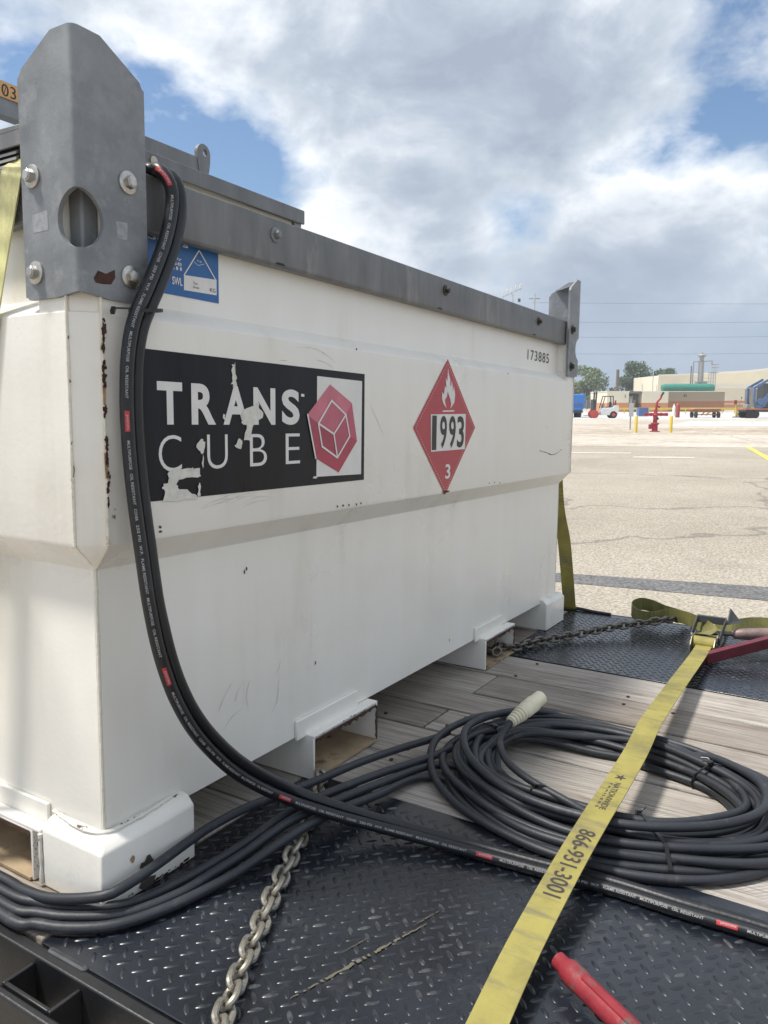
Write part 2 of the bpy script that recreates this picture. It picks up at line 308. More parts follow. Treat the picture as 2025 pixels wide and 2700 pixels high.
# ------------------------------------------------------------------ mesh helpers
def catmull(pts, step=0.02, closed=False):
    P = [Vector(p) for p in pts]; out = []
    n = len(P); rng = range(n if closed else n-1)
    for i in rng:
        if closed: p0, p1, p2, p3 = P[i-1], P[i], P[(i+1) % n], P[(i+2) % n]
        else: p0, p1, p2, p3 = P[max(i-1, 0)], P[i], P[i+1], P[min(i+2, n-1)]
        k = max(1, int(math.ceil((p2-p1).length/step)))
        for j in range(k):
            t = j/k
            out.append(0.5*((2*p1) + (p2-p0)*t + (2*p0-5*p1+4*p2-p3)*t*t + (3*p1-p0-3*p2+p3)*t**3))
    if not closed: out.append(P[-1].copy())
    return out

class MB:
    def __init__(s): s.v = []; s.f = []
    def add(s, vs, fs):
        o = len(s.v); s.v += [tuple(v) for v in vs]; s.f += [[i+o for i in f] for f in fs]; return s
    def poly(s, pts): return s.add(pts, [list(range(len(pts)))])
    def box(s, x0, x1, y0, y1, z0, z1):
        v = [(x, y, z) for z in (z0, z1) for y in (y0, y1) for x in (x0, x1)]
        return s.add(v, [[0, 2, 3, 1], [4, 5, 7, 6], [0, 1, 5, 4], [2, 6, 7, 3], [0, 4, 6, 2], [1, 3, 7, 5]])
    def beam(s, a, b, w, h, up=(0, 0, 1)):      # rectangular bar from a to b
        a, b = Vector(a), Vector(b); d = (b-a).normalized(); u = Vector(up)
        r = d.cross(u)
        if r.length < 1e-4: r = d.cross(Vector((1, 0, 0)))
        r.normalize(); u = r.cross(d)
        v = []
        for p in (a, b):
            for i, j in ((-1, -1), (1, -1), (1, 1), (-1, 1)): v.append(p + r*(i*w/2) + u*(j*h/2))
        return s.add(v, [[3, 2, 1, 0], [4, 5, 6, 7], [0, 1, 5, 4], [1, 2, 6, 5], [2, 3, 7, 6], [3, 0, 4, 7]])
    def prism(s, pts, vec):                     # closed polygon extruded along vec
        n = len(pts); vec = Vector(vec); a = [Vector(p) for p in pts]; b = [p+vec for p in a]
        return s.add(a+b, [list(range(n))[::-1], list(range(n, 2*n))] + [[i, (i+1) % n, n+(i+1) % n, n+i] for i in range(n)])
    def cyl(s, a, b, r0, r1=None, n=16, caps=True):
        r1 = r0 if r1 is None else r1; a, b = Vector(a), Vector(b); d = (b-a).normalized()
        x = d.orthogonal().normalized(); y = d.cross(x); v = []
        for p, r in ((a, r0), (b, r1)):
            for i in range(n):
                t = 2*math.pi*i/n; v.append(p + x*(r*math.cos(t)) + y*(r*math.sin(t)))
        f = [[i, (i+1) % n, n+(i+1) % n, n+i] for i in range(n)]
        if caps: f += [list(range(n))[::-1], list(range(n, 2*n))]
        return s.add(v, f)
    def lathe(s, a, d, prof, n=20):             # profile [(dist along d, radius)]
        a, d = Vector(a), Vector(d).normalized(); x = d.orthogonal().normalized(); y = d.cross(x); v = []
        for t, r in prof:
            for i in range(n):
                q = 2*math.pi*i/n; v.append(a + d*t + x*(r*math.cos(q)) + y*(r*math.sin(q)))
        f = []
        for k in range(len(prof)-1):
            f += [[k*n+i, k*n+(i+1) % n, (k+1)*n+(i+1) % n, (k+1)*n+i] for i in range(n)]
        f += [list(range(n))[::-1], [(len(prof)-1)*n+i for i in range(n)]]
        return s.add(v, f)
    def tube(s, P, r, n=10, closed=False, flat=1.0):
        P = [Vector(p) for p in P]; m = len(P); rings = []
        def tan(i):
            a = P[i-1] if (i > 0 or closed) else P[i]; b = P[(i+1) % m] if (i < m-1 or closed) else P[i]
            return (b-a).normalized()
        t0 = tan(0); x = t0.orthogonal().normalized(); v = []
        for i in range(m):
            t = tan(i); x = (x - t*x.dot(t)).normalized(); y = t.cross(x)
            rr = r(i/(m-1)) if callable(r) else r
            for k in range(n):
                q = 2*math.pi*k/n; v.append(P[i] + x*(rr*math.cos(q)) + y*(rr*math.sin(q)*flat))
        f = []
        for i in range(m if closed else m-1):
            j = (i+1) % m
            f += [[i*n+k, i*n+(k+1) % n, j*n+(k+1) % n, j*n+k] for k in range(n)]
        if not closed: f += [list(range(n))[::-1], [(m-1)*n+k for k in range(n)]]
        return s.add(v, f)
    def ribbon(s, P, W, th):                    # band: path, width vectors, thickness
        v = []; m = len(P)
        for i in range(m):
            a = P[max(i-1, 0)]; b = P[min(i+1, m-1)]; t = (Vector(b)-Vector(a)).normalized()
            w = Vector(W[i]); nn = w.cross(t).normalized()*(th/2); p = Vector(P[i])
            v += [p-w/2-nn, p+w/2-nn, p+w/2+nn, p-w/2+nn]
        f = [[3, 2, 1, 0], [4*(m-1)+k for k in range(4)]]
        for i in range(m-1):
            f += [[4*i+k, 4*i+(k+1) % 4, 4*i+4+(k+1) % 4, 4*i+4+k] for k in range(4)]
        return s.add(v, f)
    def mesh(s, name, matn, smooth=False):
        me = bpy.data.meshes.new(name); me.from_pydata(s.v, [], s.f)
        bm = bmesh.new(); bm.from_mesh(me); bmesh.ops.recalc_face_normals(bm, faces=bm.faces[:]) if s.closed else None
        bm.to_mesh(me); bm.free()
        me.materials.append(MATS[matn])
        if smooth:
            me.shade_smooth(); me.set_sharp_from_angle(angle=R(smooth if smooth is not True else 40))
        return me
    closed = True
    def build(s, name, matn, parent=None, smooth=False, bevel=0.0, seg=2, open_=False):
        s.closed = not open_
        o = bpy.data.objects.new(name, s.mesh(name, matn, smooth)); COL.objects.link(o)
        if parent is not None:
            o.parent = parent
            b = parent.get('_b')
            if b is not None: o.location = (-b[0], -b[1], -b[2])
        if bevel:
            md = o.modifiers.new('bevel', 'BEVEL'); md.width = bevel; md.segments = seg; md.limit_method = 'ANGLE'; md.angle_limit = R(35)
            md.harden_normals = False
            o.data.shade_smooth(); o.data.set_sharp_from_angle(angle=R(50))
        return o

def tag(o, label, cat, group=None, kind=None):
    if label: o['label'] = label
    if cat: o['category'] = cat
    if group: o['group'] = group
    if kind: o['kind'] = kind
    return o
def thing(name, label, cat, base=(0, 0, 0), frame=T, group=None):   # Empty at the base; parts are written in the frame's coordinates
    o = bpy.data.objects.new(name, None); o.empty_display_size = 0.1; COL.objects.link(o)
    o.matrix_world = frame @ Matrix.Translation(base); o['_b'] = list(base)
    return tag(o, label, cat, group)
def yard_thing(name, label, cat, px, py, group=None, turn=0.0):     # stands on the yard ground; local x = right, y = away, z = up, metres
    p = gp(px, py); dist = (p-CW).dot(FW2)
    M = Matrix.Translation(p) @ Matrix.Rotation(YAW-math.pi/2+turn, 4, 'Z')
    o = bpy.data.objects.new(name, None); o.empty_display_size = 0.5; COL.objects.link(o); o.matrix_world = M
    tag(o, label, cat, group); return o, dist/FPX*math.sqrt(1+0.0)*1.0
def kid(mb, name, matn, parent, **k): return mb.build(name, matn, parent, **k)
def copy_tree(o, parent=None):
    c = o.copy(); COL.objects.link(c); c.parent = parent
    for ch in o.children: copy_tree(ch, c)
    return c

_txt = {}
def glyphs(s, offset=0.0, spacing=1.0):     # outline text as triangles in the unit em: (verts2d, faces)
    k = (s, offset, spacing)
    if k not in _txt:
        cu_ = bpy.data.curves.new('t', 'FONT'); cu_.body = s; cu_.size = 1.0; cu_.offset = offset; cu_.space_character = spacing; cu_.resolution_u = 5
        ob = bpy.data.objects.new('t', cu_); COL.objects.link(ob)
        bpy.context.view_layer.update()
        me = ob.evaluated_get(bpy.context.evaluated_depsgraph_get()).to_mesh()
        _txt[k] = ([(v.co.x, v.co.y) for v in me.vertices], [list(p.vertices) for p in me.polygons])
        bpy.data.objects.remove(ob); bpy.data.curves.remove(cu_)
    return _txt[k]
def text_into(mb, s, fn, box, offset=0.0, spacing=1.0, sub=None):   # fit text to box (u0,u1,v0,v1), map with fn(u,v)
    V, F = glyphs(s, offset, spacing)
    xs = [v[0] for v in V]; ys = [v[1] for v in V]; a, b, c, d = min(xs), max(xs), min(ys), max(ys)
    u0, u1, v0, v1 = box
    mb.add([fn(u0+(x-a)/(b-a)*(u1-u0), v0+(y-c)/(d-c)*(v1-v0)) for x, y in V], F)
def blob(cx, cz, rx, rz, n=9, jag=0.45, rnd=random):
    return [(cx+rx*math.cos(2*math.pi*i/n)*(1-jag*rnd.random()), cz+rz*math.sin(2*math.pi*i/n)*(1-jag*rnd.random())) for i in range(n)]

# ------------------------------------------------------------------ yard: ground sheets
def sheet(name, quad_px, z, matn, kind='structure', sub=False):
    p = [gp(*q) for q in quad_px]
    o = MB().poly([(v.x, v.y, z) for v in p]).build(name, matn, open_=True)
    if o.data.polygons[0].normal.z < 0: o.data.flip_normals()
    if kind: o['kind'] = kind
    return o
g = MB().poly([(-1500, -1500, 0), (1500, -1500, 0), (1500, 1500, 0), (-1500, 1500, 0)]).build('ground', 'pale_asphalt', open_=True); g['kind'] = 'structure'
sheet('concrete_apron', [(900, 1172), (2600, 1184), (2600, 1066), (900, 1066)], 0.004, 'pale_concrete')
sheet('sandy_strip', [(900, 1140), (2600, 1150), (2600, 1130), (900, 1126)], 0.008, 'sandy_concrete')
sheet('grey_slab', [(1760, 1124), (2600, 1127), (2600, 1112), (1815, 1111)], 0.012, 'grey_concrete')
sheet('pale_road', [(1200, 1106), (2600, 1106), (2600, 1087), (1200, 1087)], 0.008, 'grey_concrete')
sheet('painted_shadow_band', [(1180, 1506), (1463, 1534), (2060, 1588), (2500, 1630), (2500, 1588), (2060, 1551), (1463, 1511), (1180, 1490)], 0.004, 'shadow_asphalt')  # painted shadow: dark sheet in place of a cast shadow band
sheet('yellow_line', [(1966, 1179), (1978, 1179), (2060, 1222), (2040, 1224)], 0.008, 'line_yellow')
sheet('white_line', [(1440, 1192.5), (1665, 1194), (1665, 1196.5), (1440, 1195)], 0.008, 'line_white')
sheet('white_line', [(1670, 1204), (1832, 1206), (1832, 1209), (1670, 1207)], 0.008, 'line_white')

# ------------------------------------------------------------------ trailer
X0, X1, DZ = -0.144, 2.42, 0.0
tr = thing('flatbed_trailer', 'black flatbed trailer with wooden plank deck and diamond plate edges', 'trailer', (1.1, 0, -0.9))
YB, YF = -3.2, 3.0
plate_prof = lambda x0, x1, y0, y1: MB().box(x0, x1, y0, y1, -0.006, -0.0005)
pn = plate_prof(-0.121, 0.565, YB, 0.0).build('diamond_plate', 'black_plate', tr, bevel=0.0015)
pf = plate_prof(1.66, X1, YB, 0.0).build('diamond_plate', 'black_plate', tr, bevel=0.0015)
def bumps(x0, x1, y0, y1, parent):
    mb = MB(); a = 0.02263; c45 = math.sqrt(0.5); L, Wd, H = 0.0128, 0.0042, 0.0021
    n = int(5/a)
    for i in range(-n, n):
        for j in range(-n, n):
            px, py = (i-j)*a*c45, (i+j)*a*c45
            x, y = px+0.3, py-1.2
            if not (x0 < x < x1 and y0 < y < y1): continue
            q = math.pi/4 if (i+j) % 2 else -math.pi/4
            q += R(1.5)
            ct, sn = math.cos(q), math.sin(q)
            pts = [(-L, 0, 0)]; fs = []
            for uu, ww, h2_ in ((-.72, .66, .62), (-.3, .96, .95), (.3, .96, .95), (.72, .66, .62)):
                pts += [(uu*L, -ww*Wd, 0), (uu*L, -ww*Wd*.5, H*h2_*.82), (uu*L, ww*Wd*.5, H*h2_*.82), (uu*L, ww*Wd, 0)]
            pts.append((L, 0, 0))
            for c_ in range(3): fs.append([0, 2+c_, 1+c_]); fs.append([17, 13+c_, 14+c_])
            for r_ in range(3):
                for c_ in range(3): b0 = 1+4*r_+c_; fs.append([b0, b0+1, b0+5, b0+4])
            fs = [f[::-1] for f in fs] if False else fs
            mb.add([(x+u*ct-v*sn, y+u*sn+v*ct, w-0.0007) for u, v, w in pts], fs)
    o = mb.build('tread_bars', 'tread', parent, smooth=80); o['kind'] = 'stuff'; return o
b1 = bumps(-0.108, 0.535, -1.75, -0.012, pn); b1.location = (0, 0, 0)
b2 = bumps(1.675, X1-0.03, -1.75, -0.012, pf); b2.location = (0, 0, 0)
seams = [0.567, 0.76, 0.943, 1.098, 1.25, 1.444, 1.658]
rp = random.Random(3)
def plank(x0, x1, y0, y1):
    dz = rp.uniform(-0.004, 0.0)
    MB().box(x0+0.0042, x1-0.0042, y0+0.003, y1-0.003, -0.04, dz).build('plank', 'weathered_wood', tr, bevel=0.003)
for k in range(6):
    cuts = [YB] + ([-1.55, -0.082] if k in (2, 4) else [-2.1, -1.05 - 0.1*k, 0.55 if k % 2 else 0.95]) + [YF]
    if k == 3: cuts = [YB, -1.32, 0.4, YF]
    if k == 0: cuts = [YB, -0.62-0.9, 0.7, YF]
    for a, b in zip(cuts[:-1], cuts[1:]): plank(seams[k], seams[k+1], a, b)
for a, b in ((-0.119, 0.045), (0.045, 0.215), (0.215, 0.39), (0.39, 0.567), (1.658, 1.83), (1.83, 2.02), (2.02, 2.21), (2.21, 2.40)):
    plank(a, b, 0.003, YF)
scr = MB()
for k in range(6):
    for y in (-0.03, -0.135, -0.47, -0.62, -1.0, -1.4, 0.05):
        for dx in (0.03, seams[k+1]-seams[k]-0.035):
            if rp.random() < 0.72: continue
            x = seams[k]+dx+rp.uniform(-.01, .01); yy = y+rp.uniform(-.02, .02)
            scr.cyl((x, yy, -0.004), (x, yy, 0.0012), 0.0055, 0.0050, 8)
s_ = scr.build('plank_screws', 'rust', tr); s_['kind'] = 'stuff'
fr = MB()
fr.box(X0, -0.1235, YB, YF, -0.11, -0.0012)
fr.build('side_channel', 'black_steel', tr, bevel=0.003)
MB().box(X0-0.0008, -0.1245, YB, YF, -0.0012, 0.0022).build('edge_bar', 'worn_edge', tr, bevel=0.001) if False else None
MB().box(X1+0.001, X1+0.022, YB, YF, -0.11, -0.001).build('side_channel', 'black_steel', tr, bevel=0.003)
wb = MB()
for i in range(34):
    p = dk(138+i*2.6, 2504+i*1.45, 0); wb.lathe((p.x-0.001, p.y, -0.004), (0, 0, 1), [(0, .006), (.004, .0058), (.0065, .003)], 7)
wb.build('weld_bead', 'worn_edge', tr)
MB().box(-0.209, -0.195, YB, YF, -0.075, -0.016).build('rub_rail', 'black_steel', tr, bevel=0.004)
sp_ = []
for y in [-0.02 + 0.36*k for k in range(-8, 8)]:
    if y < YB+.1: continue
    m = MB(); t_ = 0.0065
    m.box(-0.195, -0.1445, y, y+t_, -0.10, -0.012); m.box(-0.195, -0.1445, y-0.105, y-0.105+t_, -0.10, -0.012)
    m.box(-0.195, -0.1885, y-0.105+t_, y, -0.10, -0.0125); m.build('stake_pocket', 'black_steel', tr, bevel=0.0015)
MB().box(-0.0, 2.3, YB, YF, -0.10, -0.045).build('deck_frame', 'black_steel', tr)
for x in (0.55, 1.70): MB().box(x-0.05, x+0.05, YB, YF, -0.34, -0.10).build('main_beam', 'black_steel', tr)
for y in (-0.5, 0.42):
    MB().cyl((0.1, y, -0.52), (2.2, y, -0.52), 0.06, n=12).build('axle', 'black_steel', tr)
    for x in (0.02, 2.05):
        w = MB().lathe((x, y, -0.52), (1, 0, 0), [(0, .30), (.02, .375), (.06, .39), (.17, .39), (.21, .375), (.23, .30)], 28).build('wheel', 'tyre', tr, smooth=True)
        r_ = MB().lathe((x-0.004, y, -0.52), (1, 0, 0), [(0, .06), (.0, .20), (.012, .235), (.03, .24), (.2, .24)], 24).build('rim', 'machine_grey', w, smooth=True)
        r_.location = (0, 0, 0)
m = MB().box(0.3, 1.95, YB+0.0, YB+0.02, -0.12, -0.045); m.build('headboard', 'black_steel', tr)
dirtm = MB()      # scraped dust on the plate
for (a, b, w) in (((765, 2632), (1125, 2435), 0.0070), ((900, 2512), (985, 2465), 0.0020), ((1090, 2440), (1160, 2400), 0.003)):
    A, B = dk(*a, 0.0012), dk(*b, 0.0012); nn = (B-A).cross(Vector((0, 0, 1))).normalized(); k = 60; top = []; bot = []
    for i in range(k+1):
        t_ = i/k; p = A.lerp(B, t_) + nn*rp.uniform(-.001, .001); ww = w*(0.25+0.75*math.sin(math.pi*t_))*rp.uniform(.5, 1.1)
        top.append(p+nn*ww/2); bot.append(p-nn*ww/2)
    for i in range(k):
        if rp.random() < .8: dirtm.poly([bot[i], bot[i+1], top[i+1], top[i]])
d_ = dirtm.build('scraped_dust', 'straw', tr, open_=True); d_['kind'] = 'stuff'

# ------------------------------------------------------------------ fuel tank
L, W = 2.2, 1.15
D_, CH = 0.041, 0.034
Z0, Z1, Z2, Z3, Z4, ZT = 0.104, 0.562, 0.603, 0.957, 0.984, 1.165
tk = thing('fuel_tank', 'white steel fuel tank with galvanised corners strapped across the trailer deck', 'fuel tank', (1.1, 0.575, 0))
def ring(o, z, c):       # eight-cornered outline, offset o outside the lower shell, chamfer c
    x0, x1, y0, y1 = -o, L+o, -o, W+o
    return [(x0+c, y0, z), (x1-c, y0, z), (x1, y0+c, z), (x1, y1-c, z), (x1-c, y1, z), (x0+c, y1, z), (x0, y1-c, z), (x0, y0+c, z)]
def loft(rings):
    mb = MB(); v = [p for r in rings for p in r]; f = []
    n = len(rings[0])
    for k in range(len(rings)-1): f += [[k*n+i, k*n+(i+1) % n, (k+1)*n+(i+1) % n, (k+1)*n+i] for i in range(n)]
    f += [list(range(n))[::-1], [(len(rings)-1)*n+i for i in range(n)]]
    return mb.add(v, f)
E_ = 0.0008
shell = loft([ring(0, Z0, 0.006), ring(0, Z1-0.004, 0.006), ring(0.002, Z1, E_), ring(D_-.002, Z2-.002, CH-.001), ring(D_, Z2+.004, CH), ring(D_, Z3-.004, CH), ring(D_-.003, Z3, CH), ring(0.001, Z4-.002, 0.02), ring(0, Z4+.004, 0.02), ring(0, ZT, 0.02)])
shell.build('shell', 'white_paint', tk, smooth=22)
# corner posts rising past the crease to the brackets
def mirror(pts, cx, cy):
    r = [((L-x) if cx else x, (W-y) if cy else y, z) for x, y, z in pts]
    return r[::-1] if cx != cy else r
for cx in (0, 1):
    for cy in (0, 1):
        o = D_-.0015; e = 0.075
        base = [(-o+CH, -o, 0), (e-.012, -o, 0), (e, 0.02, 0), (0.02, 0.02, 0), (0.02, e, 0), (-o, e-.012, 0), (-o, -o+CH, 0)]
        b = mirror(base, cx, cy)
        MB().prism([(x, y, Z3-.012) for x, y, z in b], (0, 0, .992-Z3+.012)).build('corner_post', 'white_paint', tk, bevel=0.006, seg=3)
        for q_ in ([(.014, -o, 0), (e-.012, -o, 0), (e, 0.02, 0), (.014, .02, 0)], [(-.016, -.016, 0), (.013, -.016, 0), (.013, .013, 0), (-.016, .013, 0)], [(-o, .014, 0), (.02, .014, 0), (.02, e, 0), (-o, e-.012, 0)]):
            qq = mirror(q_, cx, cy); MB().prism([(x, y, .990) for x, y, z in qq], (0, 0, .165)).build('bracket_mount', 'white_paint' if abs(q_[0][0]) > .03 or q_[0][0] == .014 else 'galvanised', tk, bevel=0.004)  # inner post coloured grey to paint shade into the bracket opening
# welds at the near corner and along the edges
def weld(a, b, r): MB().tube(catmull([a, b], 0.02), lambda t: r*(0.8+0.4*noise.noise(Vector((t*40, r*900, a[0])))), 7).build('corner_weld', 'weld', tk, smooth=True)
oo = D_
weld((CH-oo, -oo, Z2), (CH-oo, -oo, 1.0), .0042); weld((-oo, CH-oo, Z2), (-oo, CH-oo, 1.0), .0036)
weld((CH-oo, -oo, Z2), (0, 0, Z1-.002), .0042); weld((-oo, CH-oo, Z2), (0, 0, Z1), .002)
weld((0.0015, 0.0015, Z0+.01), (0.0015, 0.0015, Z1), .0034)
weld((L-CH+oo, -oo, Z2), (L-CH+oo, -oo, 0.98), .0034); weld((L-.0015, 0.0015, Z0), (L-.0015, .0015, Z1), .003)
ch = MB(); rc = random.Random(11)
def chips(px, y0, y1, cnt, r0, r1, spread, plane='s'):
    for i in range(cnt):
        q = (px+rc.gauss(0, spread), rc.uniform(y0, y1)); rr = rc.uniform(r0, r1)
        if plane == 's':
            p = sy(*q, -oo-.0046); pts = [(x, p.y-0.00012*i, z) for x, z in blob(p.x, p.z, rr, rr*rc.uniform(1.0, 2.6), 8, .68, rc)]
        else:
            p = sx(*q, -oo-.004); pts = [(p.x-0.00012*i, y, z) for y, z in blob(p.y, p.z, rr, rr*rc.uniform(1.0, 2.0), rnd=rc)][::-1]
        ch.poly(pts)
for (x, a, b, n_) in ((272, 840, 925, 16), (274, 952, 1018, 14), (277, 1070, 1105, 7), (280, 1145, 1200, 10), (282, 1205, 1235, 4), (286, 1240, 1330, 9)):
    chips(x, a, b, int(n_*1.5), .0016, .0042, 2.0)
chips(298, 1340, 1368, 4, .0012, .0028, 5)
for (x, a, b, n_) in ((179, 885, 892, 2), (185, 998, 1014, 3), (190, 1160, 1172, 3), (195, 1218, 1258, 6)): chips(x, a, b, n_, .001, .0022, 1.0, 'e')
# marks on the lower and upper panels
def mark(pts_px, plane_y, w, mb):
    P_ = [sy(*q, plane_y) for q in pts_px]; P_ = catmull(P_, 0.01); up = []; dn = []
    for i, p in enumerate(P_):
        a = P_[max(i-1, 0)]; b = P_[min(i+1, len(P_)-1)]; t = (b-a).normalized(); n_ = Vector((-t.z, 0, t.x))*w/2*rc.uniform(.4, 1.2)*(math.sin(math.pi*(i+.6)/(len(P_)+.2)))
        up.append((p+n_)[:]); dn.append((p-n_)[:])
    if len(up) > 1: mb.poly(dn+up[::-1])
mk = MB(); sc_ = MB()
y1 = -oo-.0006; y0 = -0.0006
mark([(1422, 1189), (1440, 1193), (1455, 1199), (1470, 1194), (1479, 1186)], y1, .0035, mk)
for q in ((1479, 1186), (1425, 1188), (1290, 1274), (1304, 1272), (1318, 1273), (890, 1335), (905, 1333), (940, 1330), (952, 1327), (920, 1332), (940, 921), (1340, 985), (422, 1390), (423, 1402)):
    p = sy(*q, y1); mk.poly([(x, p.y, z) for x, z in blob(p.x, p.z, .0045, .0032, rnd=rc)])
for q in ((645, 1508), (650, 1500), (1185, 1688), (832, 1748)):
    p = sy(*q, y0); mk.poly([(x, p.y, z) for x, z in blob(p.x, p.z, .003, .006, rnd=rc)])
for path in ([(781, 916), (820, 917), (852, 930), (887, 957)], [(830, 948), (855, 955), (880, 971)], [(975, 1065), (1000, 1120), (1012, 1150)], [(737, 950), (757, 951)]):
    mark(path, y1, .0016, sc_)
for i in range(9):
    x = rc.uniform(500, 640); y = rc.uniform(1310, 1345); mark([(x, y), (x+40, y-12-rc.uniform(0, 8)), (x+75, y-20)], y1, .0009, sc_)
for path in ([(735, 1790), (730, 1850), (715, 1880)], [(575, 1880), (590, 1840), (612, 1800)], [(590, 1925), (612, 1890), (640, 1868)], [(620, 1850), (628, 1820), (641, 1800)],
             [(660, 1790), (650, 1830), (655, 1870)], [(740, 1735), (736, 1760), (728, 1775)]):
    mark(path, y0, .0022, sc_)
mk.build('paint_chips', 'dark_mark', tk, open_=True)['kind'] = 'stuff'
sc_.build('scratches', 'scuff', tk, open_=True)['kind'] = 'stuff'
ch.build('rust_chips', 'rust', tk, open_=True)['kind'] = 'stuff'
st = MB()
for (x, a, b) in ((275, 1020, 1068), (279, 1195, 1245), (281, 1235, 1262), (192, 1255, 1330)):
    pl = sy if x > 230 else None
    if pl:
        A = sy(x, a, -oo-.0043); B = sy(x+1, b, -oo-.0043); st.poly([(A.x-.003, A.y, A.z), (B.x-.002, B.y, B.z), (B.x+.002, B.y, B.z), (A.x+.003, A.y, A.z)])
st.build('rust_streaks', 'rust_stain', tk, open_=True)['kind'] = 'stuff'

# feet: corner blocks with bevelled tops
for cx in (0, 1):
    for cy in (0, 1):
        a = (-0.03, 0.174); b = (-0.03, 0.124)
        xs = (L-a[1], L-a[0]) if cx else a; ys = (W-b[1], W-b[0]) if cy else b
        v = []
        for z, i in ((0.0, 0), (0.102, 0), (0.117, 0.014), (0.121, 0.030)):
            x0 = xs[0]+(i if not cx else 0); x1 = xs[1]-(i if cx else 0); yy0 = ys[0]+(i if not cy else 0); yy1 = ys[1]-(i if cy else 0)
            v.append([(x0, yy0, z), (x1, yy0, z), (x1, yy1, z), (x0, yy1, z)])
        loft(v).build('foot', 'white_rusty' if False else 'white_paint', tk, bevel=0.007, seg=3)
MB().tube(catmull([(-.002, .13, .122), (-.002, -.002, .122), (.16, -.002, .122)], .008), lambda t: .0038*(.6+.8*rc.random()), 6).build('foot_weld', 'white_rusty', tk, smooth=True)
MB().tube([(-.031, .127, z*.01+.004) for z in range(10)], lambda t: .0035*(.7+.6*rc.random()), 6).build('foot_weld', 'white_rusty', tk, smooth=True)
rp_ = MB()      # bare metal on the near foot
for pts in ([(388, 2256), (396, 2252), (403, 2265), (406, 2258), (404, 2272), (385, 2290), (368, 2290), (372, 2276), (382, 2272)], [(390, 2312), (412, 2306), (405, 2330), (380, 2348), (366, 2342), (374, 2322)]):
    rp_.poly([sy(*q, -.0312)[:] for q in pts])
rp_.build('bare_patch', 'dark_mark', tk, open_=True)
r2 = MB()
p = sy(350, 2266, -.0311); r2.poly([(x, p.y, z) for x, z in blob(p.x, p.z, .006, .008, rnd=rc)]); r2.build('rust_spot', 'rust_stain', tk, open_=True)

# chipped paint along the foot welds and rims
fc = MB()
for i in range(46):
    t_ = rc.random(); x = .0+.155*t_; p = (x, -.0045-.02*rc.random()*0, .1235-rc.random()*.004); rr = rc.uniform(.0008, .0026)
    fc.poly([(xx, -.0062-.006*rc.random()*0, zz) for xx, zz in blob(p[0], p[2], rr*1.6, rr*.7, rnd=rc)])
for i in range(26):
    y_ = rc.uniform(0, .12); rr = rc.uniform(.0008, .0024); fc.poly([(-.0062, yy, zz) for yy, zz in blob(y_, .1225-rc.random()*.003, rr*1.6, rr*.7, rnd=rc)][::-1])
for i in range(30):
    x = rc.uniform(-.02, .17); rr = rc.uniform(.0012, .004); fc.poly([(xx, -.0306, zz) for xx, zz in blob(x, .004+rc.random()*.004, rr*1.8, rr*.8, rnd=rc)])
    y_ = rc.uniform(.128, .148); fc.poly([(-.0308, yy, zz) for yy, zz in blob(y_, rc.uniform(.005, .088), .0012, .003, rnd=rc)][::-1])
for (a_, b_) in ((.534, .80), (1.457, 1.70)):
    for i in range(16):
        x = rc.uniform(a_, b_-.06); rr = rc.uniform(.001, .003); fc.poly([(xx, -.0311, zz) for xx, zz in blob(x, rc.uniform(.097, .1025), rr*1.6, rr*.6, rnd=rc)])
fc.build('chipped_paint', 'rust', tk, open_=True)['kind'] = 'stuff'
# fork pockets: hollow tubes under the tank
def jag(mb, pts, axis): pass
def side_pocket(x0, x1):
    t = .006
    q = MB(); yo = -.03
    q.box(x0, x0+t, yo, W+.03, 0.001, .097); q.box(x1-t, x1, yo, W+.03, 0.001, .097)
    q.box(x0+t, x1-t, yo+.003, W+.027, .0905, .0965)
    q.build('fork_pocket', 'white_paint', tk, bevel=.0012)
    MB().box(x0+t, x1-t, yo-.004, W, .0012, .0062).build('pocket_floor', 'pocket_dirt', tk)
    MB().box(x0-.03, x1-.055, -.0075, -.0005, .0975, .142).build('pocket_lip', 'white_paint', tk, bevel=.002)
    MB().box(x0, x1, yo-.0005, .0, .0972, .1035).build('pocket_flange', 'white_paint', tk, bevel=.0015)
    e = MB()
    k = 26
    up = [(x0+t+(x1-x0-2*t)*i/k, yo-.0012, .0905-rc.uniform(0, .011)) for i in range(k+1)]
    e.poly(up + [(x1-t, yo-.0012, .0965-.001), (x0+t, yo-.0012, .0965-.001)])
    e.poly([(x1-t-rc.uniform(0, .008), yo-.0012, .004+.087*i/12) for i in range(13)] + [(x1-.001, yo-.0012, .091), (x1-.001, yo-.0012, .004)])
    e.build('rusty_rim', 'rust', tk, open_=True)
side_pocket(0.534, 0.800); side_pocket(1.457, 1.700)
t = .006
for (a, b) in ((0.15, 0.42), (0.73, 1.0)):
    q = MB(); q.box(-.03, .5, a, a+t, .001, .0925); q.box(-.03, .5, b-t, b, .001, .0925); q.box(-.03, .5, a+t, b-t, .0865, .0925)
    q.build('fork_pocket', 'white_paint', tk, bevel=.0012)
    MB().box(-.034, .5, a+t, b-t, .0012, .0062).build('pocket_floor', 'pocket_dirt', tk)
    MB().box(-.030, -.0005, a-.02, b, .0927, .0985).build('pocket_flange', 'white_paint', tk, bevel=.0015)
    MB().box(-.0075, -.0005, a-.012, b, .0985, .134).build('pocket_lip', 'white_paint', tk, bevel=.002)
    e = MB(); k = 20
    e.poly([(-.0312, a+t+(b-a-2*t)*i/k, .0865-rc.uniform(0, .005)) for i in range(k+1)] + [(-.0312, b-t, .0905), (-.0312, a+t, .0905)])
    e.build('rusty_rim', 'rust', tk, open_=True)
MB().box(0.55, 0.6, 0.2, 1.0, 0.02, 0.098).build('underframe', 'white_paint', tk)

